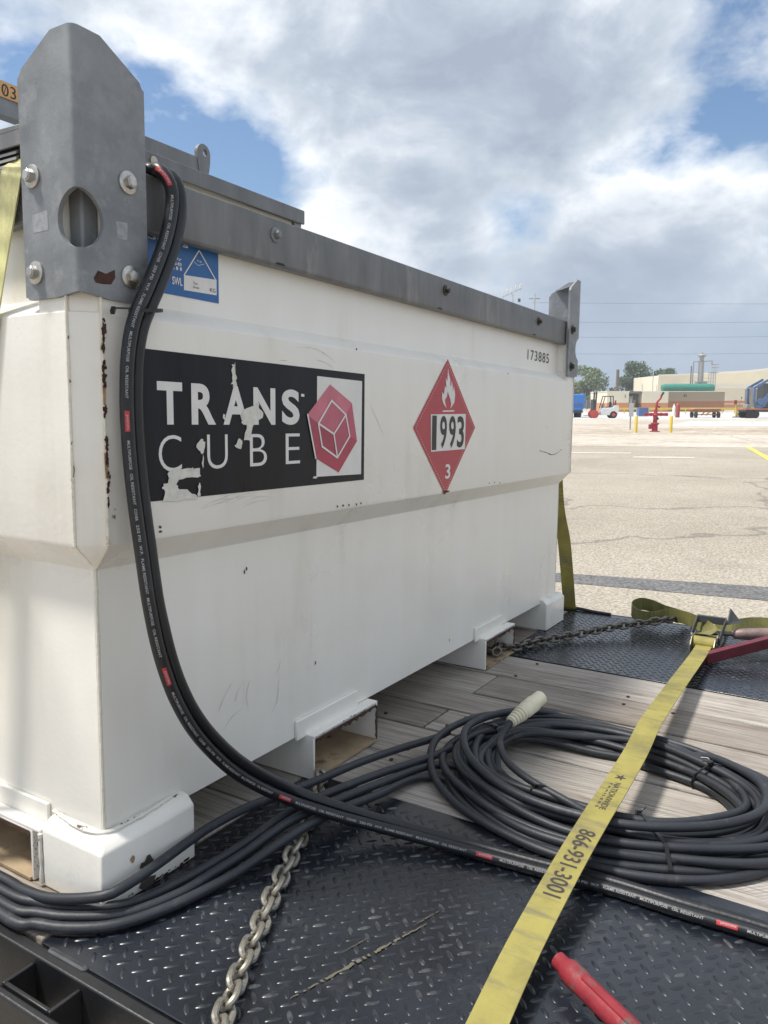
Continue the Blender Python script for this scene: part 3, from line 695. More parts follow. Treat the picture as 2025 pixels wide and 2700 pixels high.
# galvanised rails along the top
RY = .030; zr0, zr1 = 1.096, 1.181
def rail_profile(u): return [(0, zr0+.002), (-.0, zr1), (.030, zr1), (.030, zr1-.006), (.006, zr1-.006), (.006, zr0+.010), (.026, zr0+.006), (.026, zr0-.002), (.004, zr0-.003)]
pr = rail_profile(0)
MB().prism([(0.016, -RY+u, z) for u, z in pr], (L-.032, 0, 0)).build('side_rail', 'rail_galvanised', tk, bevel=.002)
MB().prism([(0.016, W+RY-u, z) for u, z in pr], (L-.032, 0, 0)).build('side_rail', 'rail_galvanised', tk, bevel=.002)
MB().prism([(-RY+u, 0.016, z) for u, z in pr], (0, W-.032, 0)).build('end_rail', 'rail_galvanised', tk, bevel=.002)
MB().prism([(L+RY-u, 0.016, z) for u, z in pr], (0, W-.032, 0)).build('end_rail', 'rail_galvanised', tk, bevel=.002)
MB().box(0.002, L-.002, 0.002, W-.002, ZT-.002, ZT+.006).build('top_deck', 'galvanised', tk)
def bolt(c, n, name='bolt', r=.017, matn='zinc_bolt', parent=tk, h=.012):
    c, n = Vector(c), Vector(n)
    m = MB().lathe(c, n, [(0, r), (.0028, r), (.0035, r*.93)], 22).build(name, matn, parent, smooth=True)
    hx = MB().cyl(c+n*.0034, c+n*h, r*.60, r*.56, 6); hx.cyl(c+n*h, c+n*(h+.0012), r*.42, r*.38, 14)
    k = hx.build('hex_head', matn, m, bevel=.0008); k.location = (0, 0, 0); return m
for x in (0.41, 1.126): bolt((x, -RY-.0002, 1.150), (0, -1, 0), 'rail_bolt', .014, 'dark_bolt' if x > 1 else 'galvanised')
bolt((1.834, -RY-.0002, 1.147), (0, -1, 0), 'rail_bolt', .014, 'dark_bolt')
sl = MB()
for x in (0.43, 1.10, 1.80):
    sl.poly([(x-.02, -RY-.0005, zr0+.0005), (x+.012, -RY-.0005, zr0+.0005), (x+.006, -RY-.0005, zr0+.005), (x-.012, -RY-.0005, zr0+.005)])
sl.build('rail_slots', 'black', tk, open_=True)

# corner brackets: bent plate with a round opening through the bend
def bracket(cx, cy, k=.0455, wid=.124, zb=.974, zt=1.343):
    r = .012; h_ = r*math.pi/4; ss = sorted(set([round(-wid+wid*2*i/60, 5) for i in range(61) if abs(-wid+wid*2*i/60) > h_+.0015] + [round(sg*h_*j/5, 5) for sg in (-1, 1) for j in range(6)] + [h_+.0008, -h_-.0008] + [round(.0420*math.sin(math.pi/2*j/14), 5) for j in range(-14, 15)]))
    hc, ha, hb = 1.083, .0420, .0415
    def pos(s, z):       # s along the bent sheet, 0 at the bend
        h = r*math.pi/4
        if abs(s) <= h:
            a = math.pi/4*(s/h); q = math.pi/4+a       # quarter turn
            x = -k + r - r*math.cos(q) ; y = -k + r - r*math.sin(q)
            return (x, y, z)
        d = abs(s)-h+r
        return (-k+d, -k, z) if s > 0 else (-k, -k+d, z)
    def top(s):
        a = abs(s); return zt-.003*(a < .012)*0 - max(0, a-.045)*.55 - (.006 if a > wid-.006 else 0)
    def bot(s): return zb + (.004 if abs(s) > wid-.008 else 0) + .006*max(0, 1-abs(s)/.05)
    V = []; F = []; cols = []
    for s in ss:
        t_ = top(s); b_ = bot(s); h = hb*math.sqrt(max(0, 1-(s/ha)**2)) if abs(s) < ha else 0.0
        col = [b_, (b_+hc-h)/2, hc-h, hc+h, (hc+h+t_)/2, t_]; idx = []
        for z in col:
            x, y, z = pos(s, z)
            if cx: x = L-x
            if cy: y = W-y
            idx.append(len(V)); V.append((x, y, z))
        cols.append((s, h, idx))
    for (sa, h_a, a), (sb, h_b, b) in zip(cols[:-1], cols[1:]):
        for i in (0, 1, 3, 4): F.append([a[i], b[i], b[i+1], a[i+1]])
        if h_a == 0 and h_b == 0: F.append([a[2], b[2], b[3], a[3]])
    mb = MB().add(V, F)
    me = bpy.data.meshes.new('bracket'); me.from_pydata(V, [], F); bm = bmesh.new(); bm.from_mesh(me)
    bmesh.ops.remove_doubles(bm, verts=bm.verts[:], dist=1e-6); bmesh.ops.recalc_face_normals(bm, faces=bm.faces[:])
    c_ = Vector((L/2, W/2, 1.1)); bm.faces.ensure_lookup_table()
    if (bm.faces[0].calc_center_median()-c_).dot(bm.faces[0].normal) < 0: bmesh.ops.reverse_faces(bm, faces=bm.faces[:])
    bm.to_mesh(me); bm.free(); me.materials.append(MATS['galvanised']); me.shade_smooth(); me.set_sharp_from_angle(angle=R(40))
    o = bpy.data.objects.new('corner_bracket', me); COL.objects.link(o); o.parent = tk; bb = tk['_b']; o.location = (-bb[0], -bb[1], -bb[2])
    md = o.modifiers.new('thickness', 'SOLIDIFY'); md.thickness = .008; md.offset = -1
    es = o.modifiers.new('crisp_edges', 'EDGE_SPLIT'); es.split_angle = R(35)
    def P_(x, y, z): return ((L-x) if cx else x, (W-y) if cy else y, z)
    g_ = MB(); gz = 1.318     # gusset inside the top of the angle
    tri = [P_(-k+.0085, -k+.0085, gz), P_(-k+.10, -k+.0085, gz), P_(-k+.0085, -k+.10, gz)]
    g_.prism(tri, (0, 0, -.006)); go = g_.build('gusset', 'galvanised', o); go.location = (0, 0, 0)
    mt = 'zinc_bolt' if not cx else 'dark_bolt'
    for (s, z) in ((.045, 1.151), (.045, 1.0125)):
        b_ = bolt(P_(s, -k-.0002, z), (0, 1 if cy else -1, 0), matn=mt, parent=o); b_.location = (0, 0, 0)
        b_ = bolt(P_(-k-.0002, s+.008, z), (1 if cx else -1, 0, 0), matn=mt, parent=o); b_.location = (0, 0, 0)
    return o
for cx in (0, 1):
    for cy in (0, 1): br = bracket(cx, cy); BR0 = br if (cx, cy) == (0, 0) else BR0 if 'BR0' in globals() else None
k_ = .0455
pp = MB()
pp.poly([sx(*q, -k_-.0003)[:] for q in ((85, 568), (125, 553), (127, 606), (88, 615))][::-1]); pp.poly([sy(*q, -k_-.0003)[:] for q in ((306, 583), (336, 588), (336, 634), (309, 628))])
p_ = pp.build('label_residue', 'pale_patch', BR0, open_=True); p_.location = (0, 0, 0); p_['kind'] = 'stuff'
pp = MB().poly([sy(*q, -k_-.0003)[:] for q in ((247, 733), (258, 713), (280, 722), (303, 711), (304, 733), (293, 750), (270, 749), (252, 745))])
p_ = pp.build('rust_spot', 'rust', BR0, open_=True); p_.location = (0, 0, 0)

# cabinet and lids on top of the near end
MB().box(0.01, 0.545, 0.034, 1.05, ZT+.0065, 1.214).build('cabinet', 'cream_panel', tk, bevel=.003)
MB().box(0.03, 0.555, 0.003, 0.0325, 1.1815, 1.1905).build('cabinet_sill', 'cream_panel', tk)
MB().box(0.03, 0.555, 0.0315, 0.0335, 1.1945, 1.1975).build('cabinet_seal', 'black', tk)
lid = MB(); lid.prism([(-.032, .020, 1.209), (-.032, .020, 1.2372), (-.032, .30, 1.243), (-.032, 1.07, 1.2372), (-.032, 1.07, 1.209), (-.032, 1.064, 1.209), (-.032, 1.064, 1.231), (-.032, .026, 1.231), (-.032, .026, 1.209)], (0.602, 0, 0))
LD = lid.build('lid', 'rail_galvanised', tk, bevel=.0015)
def sub(mb, name, m_, par, **k):
    o = mb.build(name, m_, par, **k); o.location = (0, 0, 0); return o
sub(MB().box(-.0325, -.028, .028, 1.062, 1.209, 1.2305), 'lid_end', 'rail_galvanised', LD)
sub(MB().box(.546, .5695, .028, .047, 1.203, 1.222), 'lid_hinge', 'machine_grey', LD, bevel=.002)
s1 = MB().lathe((.157, .020, 1.2235), (0, -1, 0), [(0, .008), (.002, .008), (.004, .005)], 10); sub(s1, 'lid_screw', 'zinc', LD, smooth=True)
rb = MB().prism([(0.2, .30, 1.243), (0.2, .30, 1.384), (0.2, .306, 1.384), (0.2, .306, 1.243)], (0.375, 0, 0)); sub(rb, 'lid_upstand', 'rail_galvanised', LD, bevel=.002)
ear = []      # lug with a hole, built as a ring of quads
c0 = Vector((.560, .302, 1.396)); n_ = 20
outer = []; inner = []
for i in range(n_):
    q = 2*math.pi*i/n_; outer.append((c0.x+.0205*math.cos(q), c0.z+.020*math.sin(q) if math.sin(q) > 0 else c0.z+.06*math.sin(q)**1)); inner.append((c0.x+.0045+.0065*math.cos(q), c0.z+.002+.008*math.sin(q)))
V = [(x, y, z) for y in (.2985, .3075) for x, z in outer+inner]; F = []
for i in range(n_):
    j = (i+1) % n_
    F += [[i, j, n_+j, n_+i], [2*n_+i, 3*n_+i, 3*n_+j, 2*n_+j], [i, 2*n_+i, 2*n_+j, j], [n_+i, n_+j, 3*n_+j, 3*n_+i]]
sub(MB().add(V, F), 'lid_lug', 'rail_galvanised', LD)
# louvred vent in the cabinet end
MB().box(-.021, 0.0095, .09, 1.04, 1.1725, 1.209).build('end_panel', 'white_paint', tk, bevel=.002)
vt = MB().box(-.0235, -.0212, .112, .42, 1.180, 1.2085).build('vent', 'black', tk)
for i in range(3):
    z = 1.1850+i*.0085
    sub(MB().prism([(-.0236, .117, z), (-.0285, .117, z-.003), (-.0285, .117, z+.001), (-.0236, .117, z+.004)], (0, .29, 0)), 'louvre', 'machine_grey', vt)
# raised bar across the top with an orange number plate
bar = MB().prism([(-.5, .60, 1.440), (-.5, .60, 1.512), (-.5, .606, 1.512), (-.5, .606, 1.446), (-.5, .63, 1.446), (-.5, .63, 1.440)], (1.02, 0, 0)).build('top_bar', 'galvanised', tk, bevel=.0015)
for x in (0.46,): sub(MB().box(x, x+.04, .6062, .63, 1.236, 1.4395), 'bar_post', 'galvanised', bar)
sub(MB().box(-.48, -.44, .6062, .63, 1.255, 1.4395), 'bar_post', 'galvanised', bar) if False else None
npl = sub(MB().box(-.06, .36, .5965, .5995, 1.4765, 1.509), 'number_plate', 'plate_orange', bar)
tx = MB(); A = sy(4, 232, .596); B = sy(43, 262, .596)
text_into(tx, '03', lambda u, v: (u, .5961, v), (A.x, B.x, 1.4795, 1.5045), 0.0)
sub(tx, 'plate_digits', 'print_dark', npl, open_=True)
sl_ = MB(); text_into(sl_, '/', lambda u, v: (u, .59605, v), (A.x+.004, A.x+.012, 1.483, 1.5015), -0.01); sub(sl_, 'plate_digits', 'print_dark', npl, open_=True)

# ------------------------------------------------------------------ stickers on the long side
ys = -D_
ST = MB().poly([(.035, ys-.0008, .664), (.712, ys-.0008, .6625), (.712, ys-.0008, .9035), (.035, ys-.0008, .908)]).build('name_sticker', 'sticker_black', tk, open_=True)
def q4(cx, cy): return 340+cx/2.4397, 880+cy/2.44
def cp(pts, y): return [(sy(*q4(*p), ys).x, y, sy(*q4(*p), ys).z) for p in pts]
lt = MB(); fn = lambda u, v: (u, ys-.0014, v)
def letter(s, x0, x1, y0, y1_, off, zr):
    a = sy(*q4(x0, (y0+y1_)/2), ys).x; b = sy(*q4(x1, (y0+y1_)/2), ys).x; text_into(lt, s, fn, (a, b, zr[0], zr[1]), off)
zt_ = (sy(*q4(260, 584), ys).z, sy(*q4(260, 309), ys).z); zcb = (sy(*q4(560, 868), ys).z, sy(*q4(560, 648), ys).z)
for s, x0, x1 in (('T', 178, 340), ('R', 398, 555), ('A', 603, 765), ('N', 797, 938), ('S', 980, 1094)): letter(s, x0, x1, 310, 585, .034, zt_)
for s, x0, x1 in (('C', 187, 335), ('U', 500, 632), ('B', 775, 884), ('E', 1005, 1097)): letter(s, x0, x1, 648, 870, -.012, zcb)
lt.poly(cp([(1104, 404), (1125, 405), (1124, 388), (1104, 386)], ys-.0014))
sub(lt, 'lettering', 'sticker_white', ST, open_=True)
sub(MB().poly(cp([(1203, 920), (1490, 903), (1497, 305), (1208, 272)], ys-.0012)), 'logo_panel', 'sticker_white', ST, open_=True)
OUT = [(1290, 326), (1430, 446), (1463, 690), (1345, 892), (1195, 800), (1143, 520)]; INN = [(1298, 430), (1390, 520), (1415, 658), (1335, 797), (1237, 725), (1213, 577)]; CEN = (1312, 645)
for i in range(6):
    j = (i+1) % 6
    sub(MB().poly(cp([OUT[j], OUT[i], INN[i], INN[j]], ys-.0018)), 'logo_facet', 'logo_%d' % ((0, 1, 2, 2, 3, 0)[i]), ST, open_=True)
for i, (tri, m_) in enumerate((((5, 0, 1), 5), ((1, 2, 3), 4), ((3, 4, 5), 3))):
    sub(MB().poly(cp([CEN, *[INN[k] for k in tri[::-1]]], ys-.0018)), 'logo_facet', 'logo_%d' % m_, ST, open_=True)
ln = MB(); k = 0
for a, b in [(INN[i], INN[(i+1) % 6]) for i in range(6)] + [(CEN, INN[5]), (CEN, INN[1]), (CEN, INN[3])] + [(OUT[4], OUT[5])]:
    A = Vector(cp([a], 0)[0]); B = Vector(cp([b], 0)[0]); d = (B-A).normalized(); n2_ = Vector((-d.z, 0, d.x))*.0022; e = d*.0015; k += 1
    ln.poly([((p+q).x, ys-.0024-.00005*k, (p+q).z) for p, q in ((A-e, -n2_), (B+e, -n2_), (B+e, n2_), (A-e, n2_))])
sub(ln, 'logo_lines', 'sticker_white', ST, open_=True)
for i, pts in enumerate(([(655, 225), (662, 195), (668, 215), (673, 180), (680, 200), (686, 260), (684, 300), (690, 340), (668, 345), (655, 320), (660, 280)],
    [(715, 520), (728, 490), (765, 475), (800, 465), (825, 430), (830, 470), (858, 505), (850, 545), (800, 575), (790, 600), (778, 692), (738, 680), (745, 640), (750, 590), (720, 570), (735, 545)],
    [(600, 515), (615, 520), (612, 555), (596, 548)], [(678, 722), (690, 690), (712, 672), (724, 700), (710, 738), (690, 742)],
    [(428, 730), (440, 690), (470, 675), (482, 700), (478, 770), (455, 768), (440, 745)],
    [(205, 1080), (230, 1010), (205, 1000), (215, 970), (245, 965), (250, 930), (235, 900), (260, 880), (330, 865), (450, 868), (452, 915), (390, 925), (310, 938), (300, 965), (320, 1000), (370, 1005), (420, 1035), (440, 1056), (300, 1075)],
    [(1175, 925), (1180, 916), (1206, 912), (1206, 928)], [(465, 780), (470, 775), (472, 860), (466, 862)], [(436, 1000), (450, 960), (452, 1040), (438, 1045)], [(385, 880), (400, 862), (420, 866), (410, 884)])):
    dense = []
    for a, b in zip(pts, pts[1:]+pts[:1]):
        for j in range(3):
            t_ = j/3; dense.append((a[0]+(b[0]-a[0])*t_+rc.uniform(-6, 6), a[1]+(b[1]-a[1])*t_+rc.uniform(-6, 6)))
    sub(MB().poly(cp(dense[::-1], ys-.0021-.0001*i)), 'peeled_patch', 'sticker_peel', ST, open_=True)

# hazard placard
def q6(cx, cy): return 1080+cx/5.67, 930+cy/5.672
def cp6(pts, y): return [(sy(*q6(*p), ys).x, y, sy(*q6(*p), ys).z) for p in pts]
cx_, cz_, hh = 1.125, .7815, .186
PL = MB().poly([(cx_-hh, ys-.001, cz_), (cx_, ys-.001, cz_-hh), (cx_+hh, ys-.001, cz_), (cx_, ys-.001, cz_+hh)]).build('hazard_placard', 'placard_red', tk, open_=True)
cr = MB().poly([(cx_-.03, ys-.0018, cz_+hh-.028), (cx_+.03, ys-.0018, cz_+hh-.028), (cx_-.004, ys-.006, cz_+hh+.002)])
sub(MB().poly(cp6([(310, 1482), (818, 1440), (832, 915), (308, 922)], ys-.0018)), 'number_panel', 'sticker_white', PL, open_=True)
nu = MB()
zA = sy(*q6(570, 1432), ys).z; zB = sy(*q6(570, 945), ys).z
for s, a, b in (('1', 325, 392), ('9', 445, 546), ('9', 580, 678), ('3', 700, 803)):
    text_into(nu, s, lambda u, v: (u, ys-.0024, v), (sy(*q6(a, 1190), ys).x, sy(*q6(b, 1190), ys).x, zA+(.001 if a > 400 else -.002), zB), .018)
sub(nu, 'placard_number', 'print_dark', PL, open_=True)
fl = MB()
fl.poly(cp6([(545, 832), (498, 765), (474, 680), (480, 585), (505, 622), (520, 500), (541, 525), (530, 370), (555, 425), (566, 222), (580, 330), (600, 400), (600, 475), (614, 512), (622, 410), (636, 500), (638, 585), (655, 500), (672, 625), (660, 745), (600, 838), (612, 770), (600, 700), (580, 640), (562, 575), (548, 655), (518, 705), (528, 770)][::-1], ys-.0018))
fl.poly(cp6([(482, 885), (662, 880), (655, 858), (490, 865)], ys-.0018))
text_into(fl, '3', lambda u, v: (u, ys-.0018, v), (sy(*q6(525, 1770), ys).x, sy(*q6(600, 1770), ys).x, sy(*q6(560, 1885), ys).z, sy(*q6(560, 1665), ys).z), .02)
for s in range(4):
    ang = math.pi/4+math.pi/2*s
    for i in range(26):
        t_ = (i+.5)/26*2-1; r_ = (hh-.012)
        a = (r_*(1-abs((t_+1)/2)), r_*((t_+1)/2)); q = s*math.pi/2
        x = a[0]*math.cos(q)-a[1]*math.sin(q); z = a[0]*math.sin(q)+a[1]*math.cos(q)
        fl.poly([(cx_+x+.0016*math.cos(g*math.pi/2), ys-.0017, cz_+z+.0016*math.sin(g*math.pi/2)) for g in range(4)])
sub(fl, 'placard_symbols', 'sticker_white', PL, open_=True)
sub(MB().poly(cp6([(500, 2060), (585, 2062), (560, 2085), (520, 2095), (485, 2125)][::-1], ys-.004)), 'curled_tip', 'rust', PL, open_=True)

# blue lifting notice
def q5(cx, cy): return 370+cx/5.026, 380+cy/5.027
def cp5(pts, y): return [(sy(*q5(*p), 0.0).x, y, sy(*q5(*p), 0.0).z) for p in pts]
BL = MB().poly([(.07, -.0008, 1.0075), (.2855, -.0008, 1.0075), (.2855, -.0008, 1.1045), (.07, -.0008, 1.1045)]).build('lifting_notice', 'sticker_blue', tk, open_=True)
b_ = MB()
b_.poly(cp5([(570, 1935), (1003, 2005), (1003, 1800), (570, 1735)], -.0014))
def stroke(mb, a, b, w, y, fnp):
    A = Vector(fnp([a], 0)[0]); B = Vector(fnp([b], 0)[0]); d = (B-A).normalized(); n2_ = Vector((-d.z, 0, d.x))*w/2
    mb.poly([((p+q).x, y, (p+q).z) for p, q in ((A, -n2_), (B, -n2_), (B, n2_), (A, n2_))])
for i, (a, b, w) in enumerate((((570, 1740), (772, 1410), .0024), ((772, 1410), (990, 1800), .0024), ((700, 1560), (760, 1610), .0008), ((760, 1610), (840, 1590), .0008))): stroke(b_, a, b, w, -.0015-.00005*i, cp5)
ft = lambda u, v: (u, -.0016, v)
def t5(s, x0, x1, y0, y1_, off=0.0):
    a = sy(*q5(x0, (y0+y1_)/2), 0); b = sy(*q5(x1, (y0+y1_)/2), 0); text_into(b_, s, ft, (a.x, b.x, sy(*q5((x0+x1)/2, y1_), 0).z, sy(*q5((x0+x1)/2, y0), 0).z), off)
t5('SWL', 415, 550, 1765, 1870, .02); t5('Slings', 95, 625, 1225, 1345, .01)
for y, s in ((1515, 'only'), (1580, 'use'), (1640, 'all')): t5(s, 360, 540, y-22, y+22, .01)
t5('kg', 745, 805, 1540, 1570)
for c in ((325, 1800),): b_.poly([(x, -.0016, z) for x, z in blob(sy(*q5(*c), 0).x, sy(*q5(*c), 0).z, .005, .005, 10, .05)])
sub(b_, 'notice_print', 'sticker_white', BL, open_=True)
b2_ = MB(); ft = lambda u, v: (u, -.0020, v)
def t5b(s, x0, x1, y0, y1_):
    a = sy(*q5(x0, (y0+y1_)/2), 0); b = sy(*q5(x1, (y0+y1_)/2), 0); text_into(b2_, s, ft, (a.x, b.x, sy(*q5((x0+x1)/2, y1_), 0).z, sy(*q5((x0+x1)/2, y0), 0).z), 0)
t5b('KG', 915, 985, 1915, 1965); t5b('Tare', 690, 750, 1830, 1862); t5b('Gross', 690, 770, 1885, 1915)
sub(b2_, 'notice_figures', 'print_dark', BL, open_=True)
# serial number
se = MB(); A = sy(1391, 930, 0); B = sy(1447, 935, 0)
text_into(se, '173885', lambda u, v: (u, -.0008, v), (A.x, B.x, 1.017, 1.052), .004, 1.15)
se.build('serial_number', 'print_dark', tk, open_=True)

# ------------------------------------------------------------------ hoses
def hose(name, label, pts, r, printed):
    P = catmull(pts, .012)
    h = thing(name, label, 'hose', pts[-1][:] if False else (P[-1].x, P[-1].y, 0.0), group='hoses hanging down the tank')
    b = MB().tube(P, r, 16).build('hose_tube', 'hose_rubber', h, smooth=True)
    if printed:
        # frames along the path; print faces outwards from the tank and upwards on the deck
        S = [0.0]
        for a, c in zip(P[:-1], P[1:]): S.append(S[-1]+(c-a).length)
        fr_ = []
        for i in range(len(P)):
            t_ = (P[min(i+1, len(P)-1)]-P[max(i-1, 0)]).normalized()
            v = CT-P[i]; v = (v-t_*v.dot(t_)).normalized()       # the printed line runs along the side that faces out over the deck
            fr_.append((t_, v))
        def at(s, w, lift):
            s = max(0, min(S[-1]-1e-4, s)); lo_, hi_ = 0, len(S)-1
            while hi_-lo_ > 1:
                mid = (lo_+hi_)//2
                if S[mid] <= s: lo_ = mid
                else: hi_ = mid
            f = (s-S[lo_])/(S[hi_]-S[lo_]); p = P[lo_].lerp(P[hi_], f); t_ = fr_[lo_][0].lerp(fr_[hi_][0], f).normalized(); v = fr_[lo_][1].lerp(fr_[hi_][1], f)
            u = t_.cross(v).normalized(); v = u.cross(t_).normalized(); a = w/r
            return (p + (v*math.cos(a) - u*math.sin(a)*-1)*(r+lift)) if False else (p + (v*math.cos(a) + u*(-math.sin(a)))*(r+lift))
        tx_ = MB(); rd = MB(); s = printed['first']; j = 0
        words = printed['words']; pitch = printed['pitch']
        while s < S[-1]-.02:
            for i in range(6):
                for kk in range(4):
                    rd.add([at(s+(i+a_)*.0052, (-.0034+(kk+b_)*.0017), .0004)[:] for a_, b_ in ((0, 0), (1, 0), (1, 1), (0, 1))], [[0, 1, 2, 3]])
            text_into(tx_, 'JASON', lambda u, v: at(u, v, .0008)[:], (s+.005, s+.028, -.0019, .0022), .02)
            x = s+.045; wi = 0
            while x < min(s+pitch-.03, S[-1]-.03):
                wd = words[wi % len(words)]; ln_ = .0037*len(wd)
                if x+ln_ > s+pitch-.01: break
                text_into(tx_, wd, lambda u, v: at(u, v, .0006)[:], (x, x+ln_, -.0019, .0021), .012); x += ln_+.006; wi += 1
            s += pitch
        k1 = rd.build('hose_label', 'hose_red', b, open_=True); k1['kind'] = 'stuff'; k2 = tx_.build('hose_print', 'hose_print', b, open_=True); k2['kind'] = 'stuff'
        for k in (k1, k2): k.location = (0, 0, 0)
    return h, P
def S3(px, py, y): return sy(px, py, y)
yA = -.062
h1 = [Vector((.03, .02, 1.199))] + [S3(383, 446, -.012), S3(420, 448, -.045), S3(449, 488, yA), S3(453, 545, yA), S3(436, 632, -.066), S3(398, 735, -.070), S3(356, 835, -.070), S3(338, 930, -.068), S3(334, 1050, -.066), S3(340, 1180, -.066), S3(354, 1320, -.072), S3(372, 1450, -.08), S3(394, 1600, -.088), S3(424, 1735, -.094), S3(466, 1850, -.10), S3(524, 1945, -.105), S3(608, 2028, -.11), S3(690, 2078, -.115)] + \
     [dk(*q) for q in ((770, 2112, .075), (840, 2136, .060), (920, 2160, .044), (1010, 2184, .029), (1200, 2235, .0145), (1400, 2290, .0115), (1600, 2342, .0115), (1800, 2405, .0115), (2025, 2472, .0115))] + [Vector((.47, -1.2, .0115)), Vector((.50, -1.55, .0115))]
HR = .0106
hose('fuel_hose', 'black rubber hose with white printing and red labels, nearer of the hanging pair', h1, HR,
     dict(first=.125, pitch=.405, words=['MULTIPURPOSE', 'OIL RESISTANT', 'COVER', '250 PSI', 'W.P.', 'FLAME RESISTANT']))
P1 = catmull(h1, .05)
h2 = []
for i, p in enumerate(P1):
    t_ = (P1[min(i+1, len(P1)-1)]-P1[max(i-1, 0)]).normalized()
    sd = Vector((.85, .12, .55*max(0, min(1, (p.z-.02)/.08)) if p.z < .5 else 0)); sd = (sd-t_*sd.dot(t_)).normalized()
    q = p+sd*.0222+Vector((0, .002, 0)); q.z = max(q.z, .0115); h2.append(q)
h2[0] = Vector((.06, .03, 1.206)); 
hose('fuel_hose', 'plain black rubber hose, the one behind in the hanging pair', h2[0:1]+h2[2:], HR, None)
# cable tie holding the hoses to the bracket
c = S3(385, 820, -.068)
tie = thing('cable_tie', 'black cable tie holding two hoses below the galvanised corner bracket', 'cable tie', tuple(c))
lp = []
for i in range(20):
    q = 2*math.pi*i/20; lp.append(c+Vector((.030*math.cos(q), .0165*math.sin(q), .004*math.cos(q))))
MB().ribbon(lp+lp[:1], [Vector((0, 0, .005))]*21, .0018).build('tie_band', 'tie_black', tie)
m = MB().beam(c+Vector((-.03, .0, .0)), S3(300, 812, -.05), .005, .0022); m.beam(S3(300, 812, -.05), S3(296, 824, -.055), .006, .006); m.build('tie_tail', 'tie_black', tie)

# ------------------------------------------------------------------ power cable
CR = .0089
cb = thing('power_cable', 'coil of dark grey power cable lying on the wooden planks with cream plug', 'cable', (.84, -.6, 0))
CXc, CYc, RX, RYc = .850, -.598, .236, .312
rows = [(x, 0) for x in (-3.9, -2.8, -1.7, -.6, .5, 1.6, 2.7, 3.8)] + [(x, 1) for x in (-3.2, -2.1, -1.0, .1, 1.1, 2.2, 3.2)] + [(x, 2) for x in (-2.2, -1.1, 0, 1.1, 2.1)]
order = [7, 14, 4, 11, 1, 8, 16, 3, 10, 18, 0, 9, 15, 2, 12, 5, 17, 6, 13, 19]
rk = random.Random(5); mb = MB()
ph = [rk.uniform(0, 6.28) for _ in range(60)]
def slot(i, th):
    a, lay = rows[order[i % 20]]
    spread = .93 + .16*math.sin(th*1-2.2) + .08*math.sin(2*th+1.0)
    rr = a*2*CR*spread*1.06 + .014*math.sin(2*th+ph[i])+ .009*math.sin(3*th+ph[i+20]) + .005*math.sin(5*th+ph[i+30])
    z = CR + lay*1.66*CR*(1.0+.14*math.sin(th+ph[i+7])) + (0.003*math.sin(4*th+ph[i+3]) if lay else 0)
    return rr, max(z, CR)
path = []
NT = 20; th0 = R(118); K = 90
for k in range(NT*K):
    th = th0 + 2*math.pi*k/K; i = k//K; f = (k % K)/K
    r0_, z0_ = slot(i, th)
    if f > .72 and i < NT-1:
        w_ = (f-.72)/.28; w_ = w_*w_*(3-2*w_); r1_, z1_ = slot(i+1, th); r0_ = r0_*(1-w_)+r1_*w_; z0_ = z0_*(1-w_)+z1_*w_ + .012*math.sin(math.pi*w_)
    path.append(Vector((CXc+(RX+r0_)*math.cos(th), CYc+(RYc+r0_)*math.sin(th), z0_)))
mb.tube(path, CR, 10)
coil = mb.build('cable', 'cable_rubber', cb, smooth=True)
# runs leaving the coil to the left, past the near foot
tl = MB()
def run(lst, end): tl.tube(catmull([Vector((-.05, .95, .0105)), Vector((-.07, .5, .0105))] + [dk(*q) for q in lst] + [Vector(end)], .015), CR, 10)
run([(0, 2312, .014), (60, 2346, .018), (140, 2369, .026), (270, 2363, .045), (340, 2330, .050), (420, 2275, .052), (500, 2217, .050), (560, 2177, .050), (650, 2130, .055), (760, 2088, .055), (850, 2052, .050), (950, 2010, .042), (1060, 1972, .034), (1150, 1945, .034)], (.86, -.20, .04))
run([(0, 2345, .012), (101, 2380, .012), (202, 2394, .012), (337, 2383, .012), (472, 2326, .012), (560, 2277, .015), (645, 2224, .022), (753, 2147, .040), (850, 2098, .046), (1000, 2040, .040), (1130, 1998, .030)], (.80, -.24, .03))
run([(0, 2378, .012), (101, 2408, .012), (202, 2418, .012), (337, 2408, .012), (472, 2357, .012), (560, 2303, .015), (645, 2250, .022), (760, 2168, .040), (870, 2118, .044), (1000, 2066, .034), (1130, 2020, .020)], (.74, -.29, .02))
run([(0, 2408, .012), (101, 2437, .012), (186, 2447, .012), (304, 2439, .012), (439, 2395, .012), (560, 2337, .012), (645, 2287, .018), (760, 2208, .036), (860, 2150, .040), (990, 2098, .026), (1110, 2050, .012)], (.70, -.34, .0095))
tl.build('cable_runs', 'cable_rubber', cb, smooth=True)
# outermost stray loops at the left of the coil
ex = MB()
ex.tube(catmull([(1.06, -.33, .050), (.95, -.235, .055), (.80, -.20, .045), (.68, -.25, .022), (.59, -.36, .0105), (.535, -.50, .0105), (.52, -.62, .0105), (.535, -.74, .0105), (.60, -.86, .0105), (.72, -.95, .0105), (.86, -.975, .02), (.98, -.92, .035), (1.06, -.82, .03)], .02), CR, 10)
ex.tube(catmull([(1.13, -.46, .012), (1.09, -.38, .05), (1.0, -.30, .067), (.87, -.255, .068), (.76, -.29, .066), (.67, -.37, .062), (.61, -.48, .060), (.59, -.60, .062), (.61, -.72, .063), (.69, -.84, .064), (.80, -.905, .064), (.93, -.885, .06), (1.03, -.79, .05), (1.06, -.72, .03)], .02), CR, 10)
ex.build('cable_loops', 'cable_rubber', cb, smooth=True)
a, b = dk(1345, 1905, .085), dk(1442, 1826, .125); d = (b-a); ln_ = .125; d.normalize()
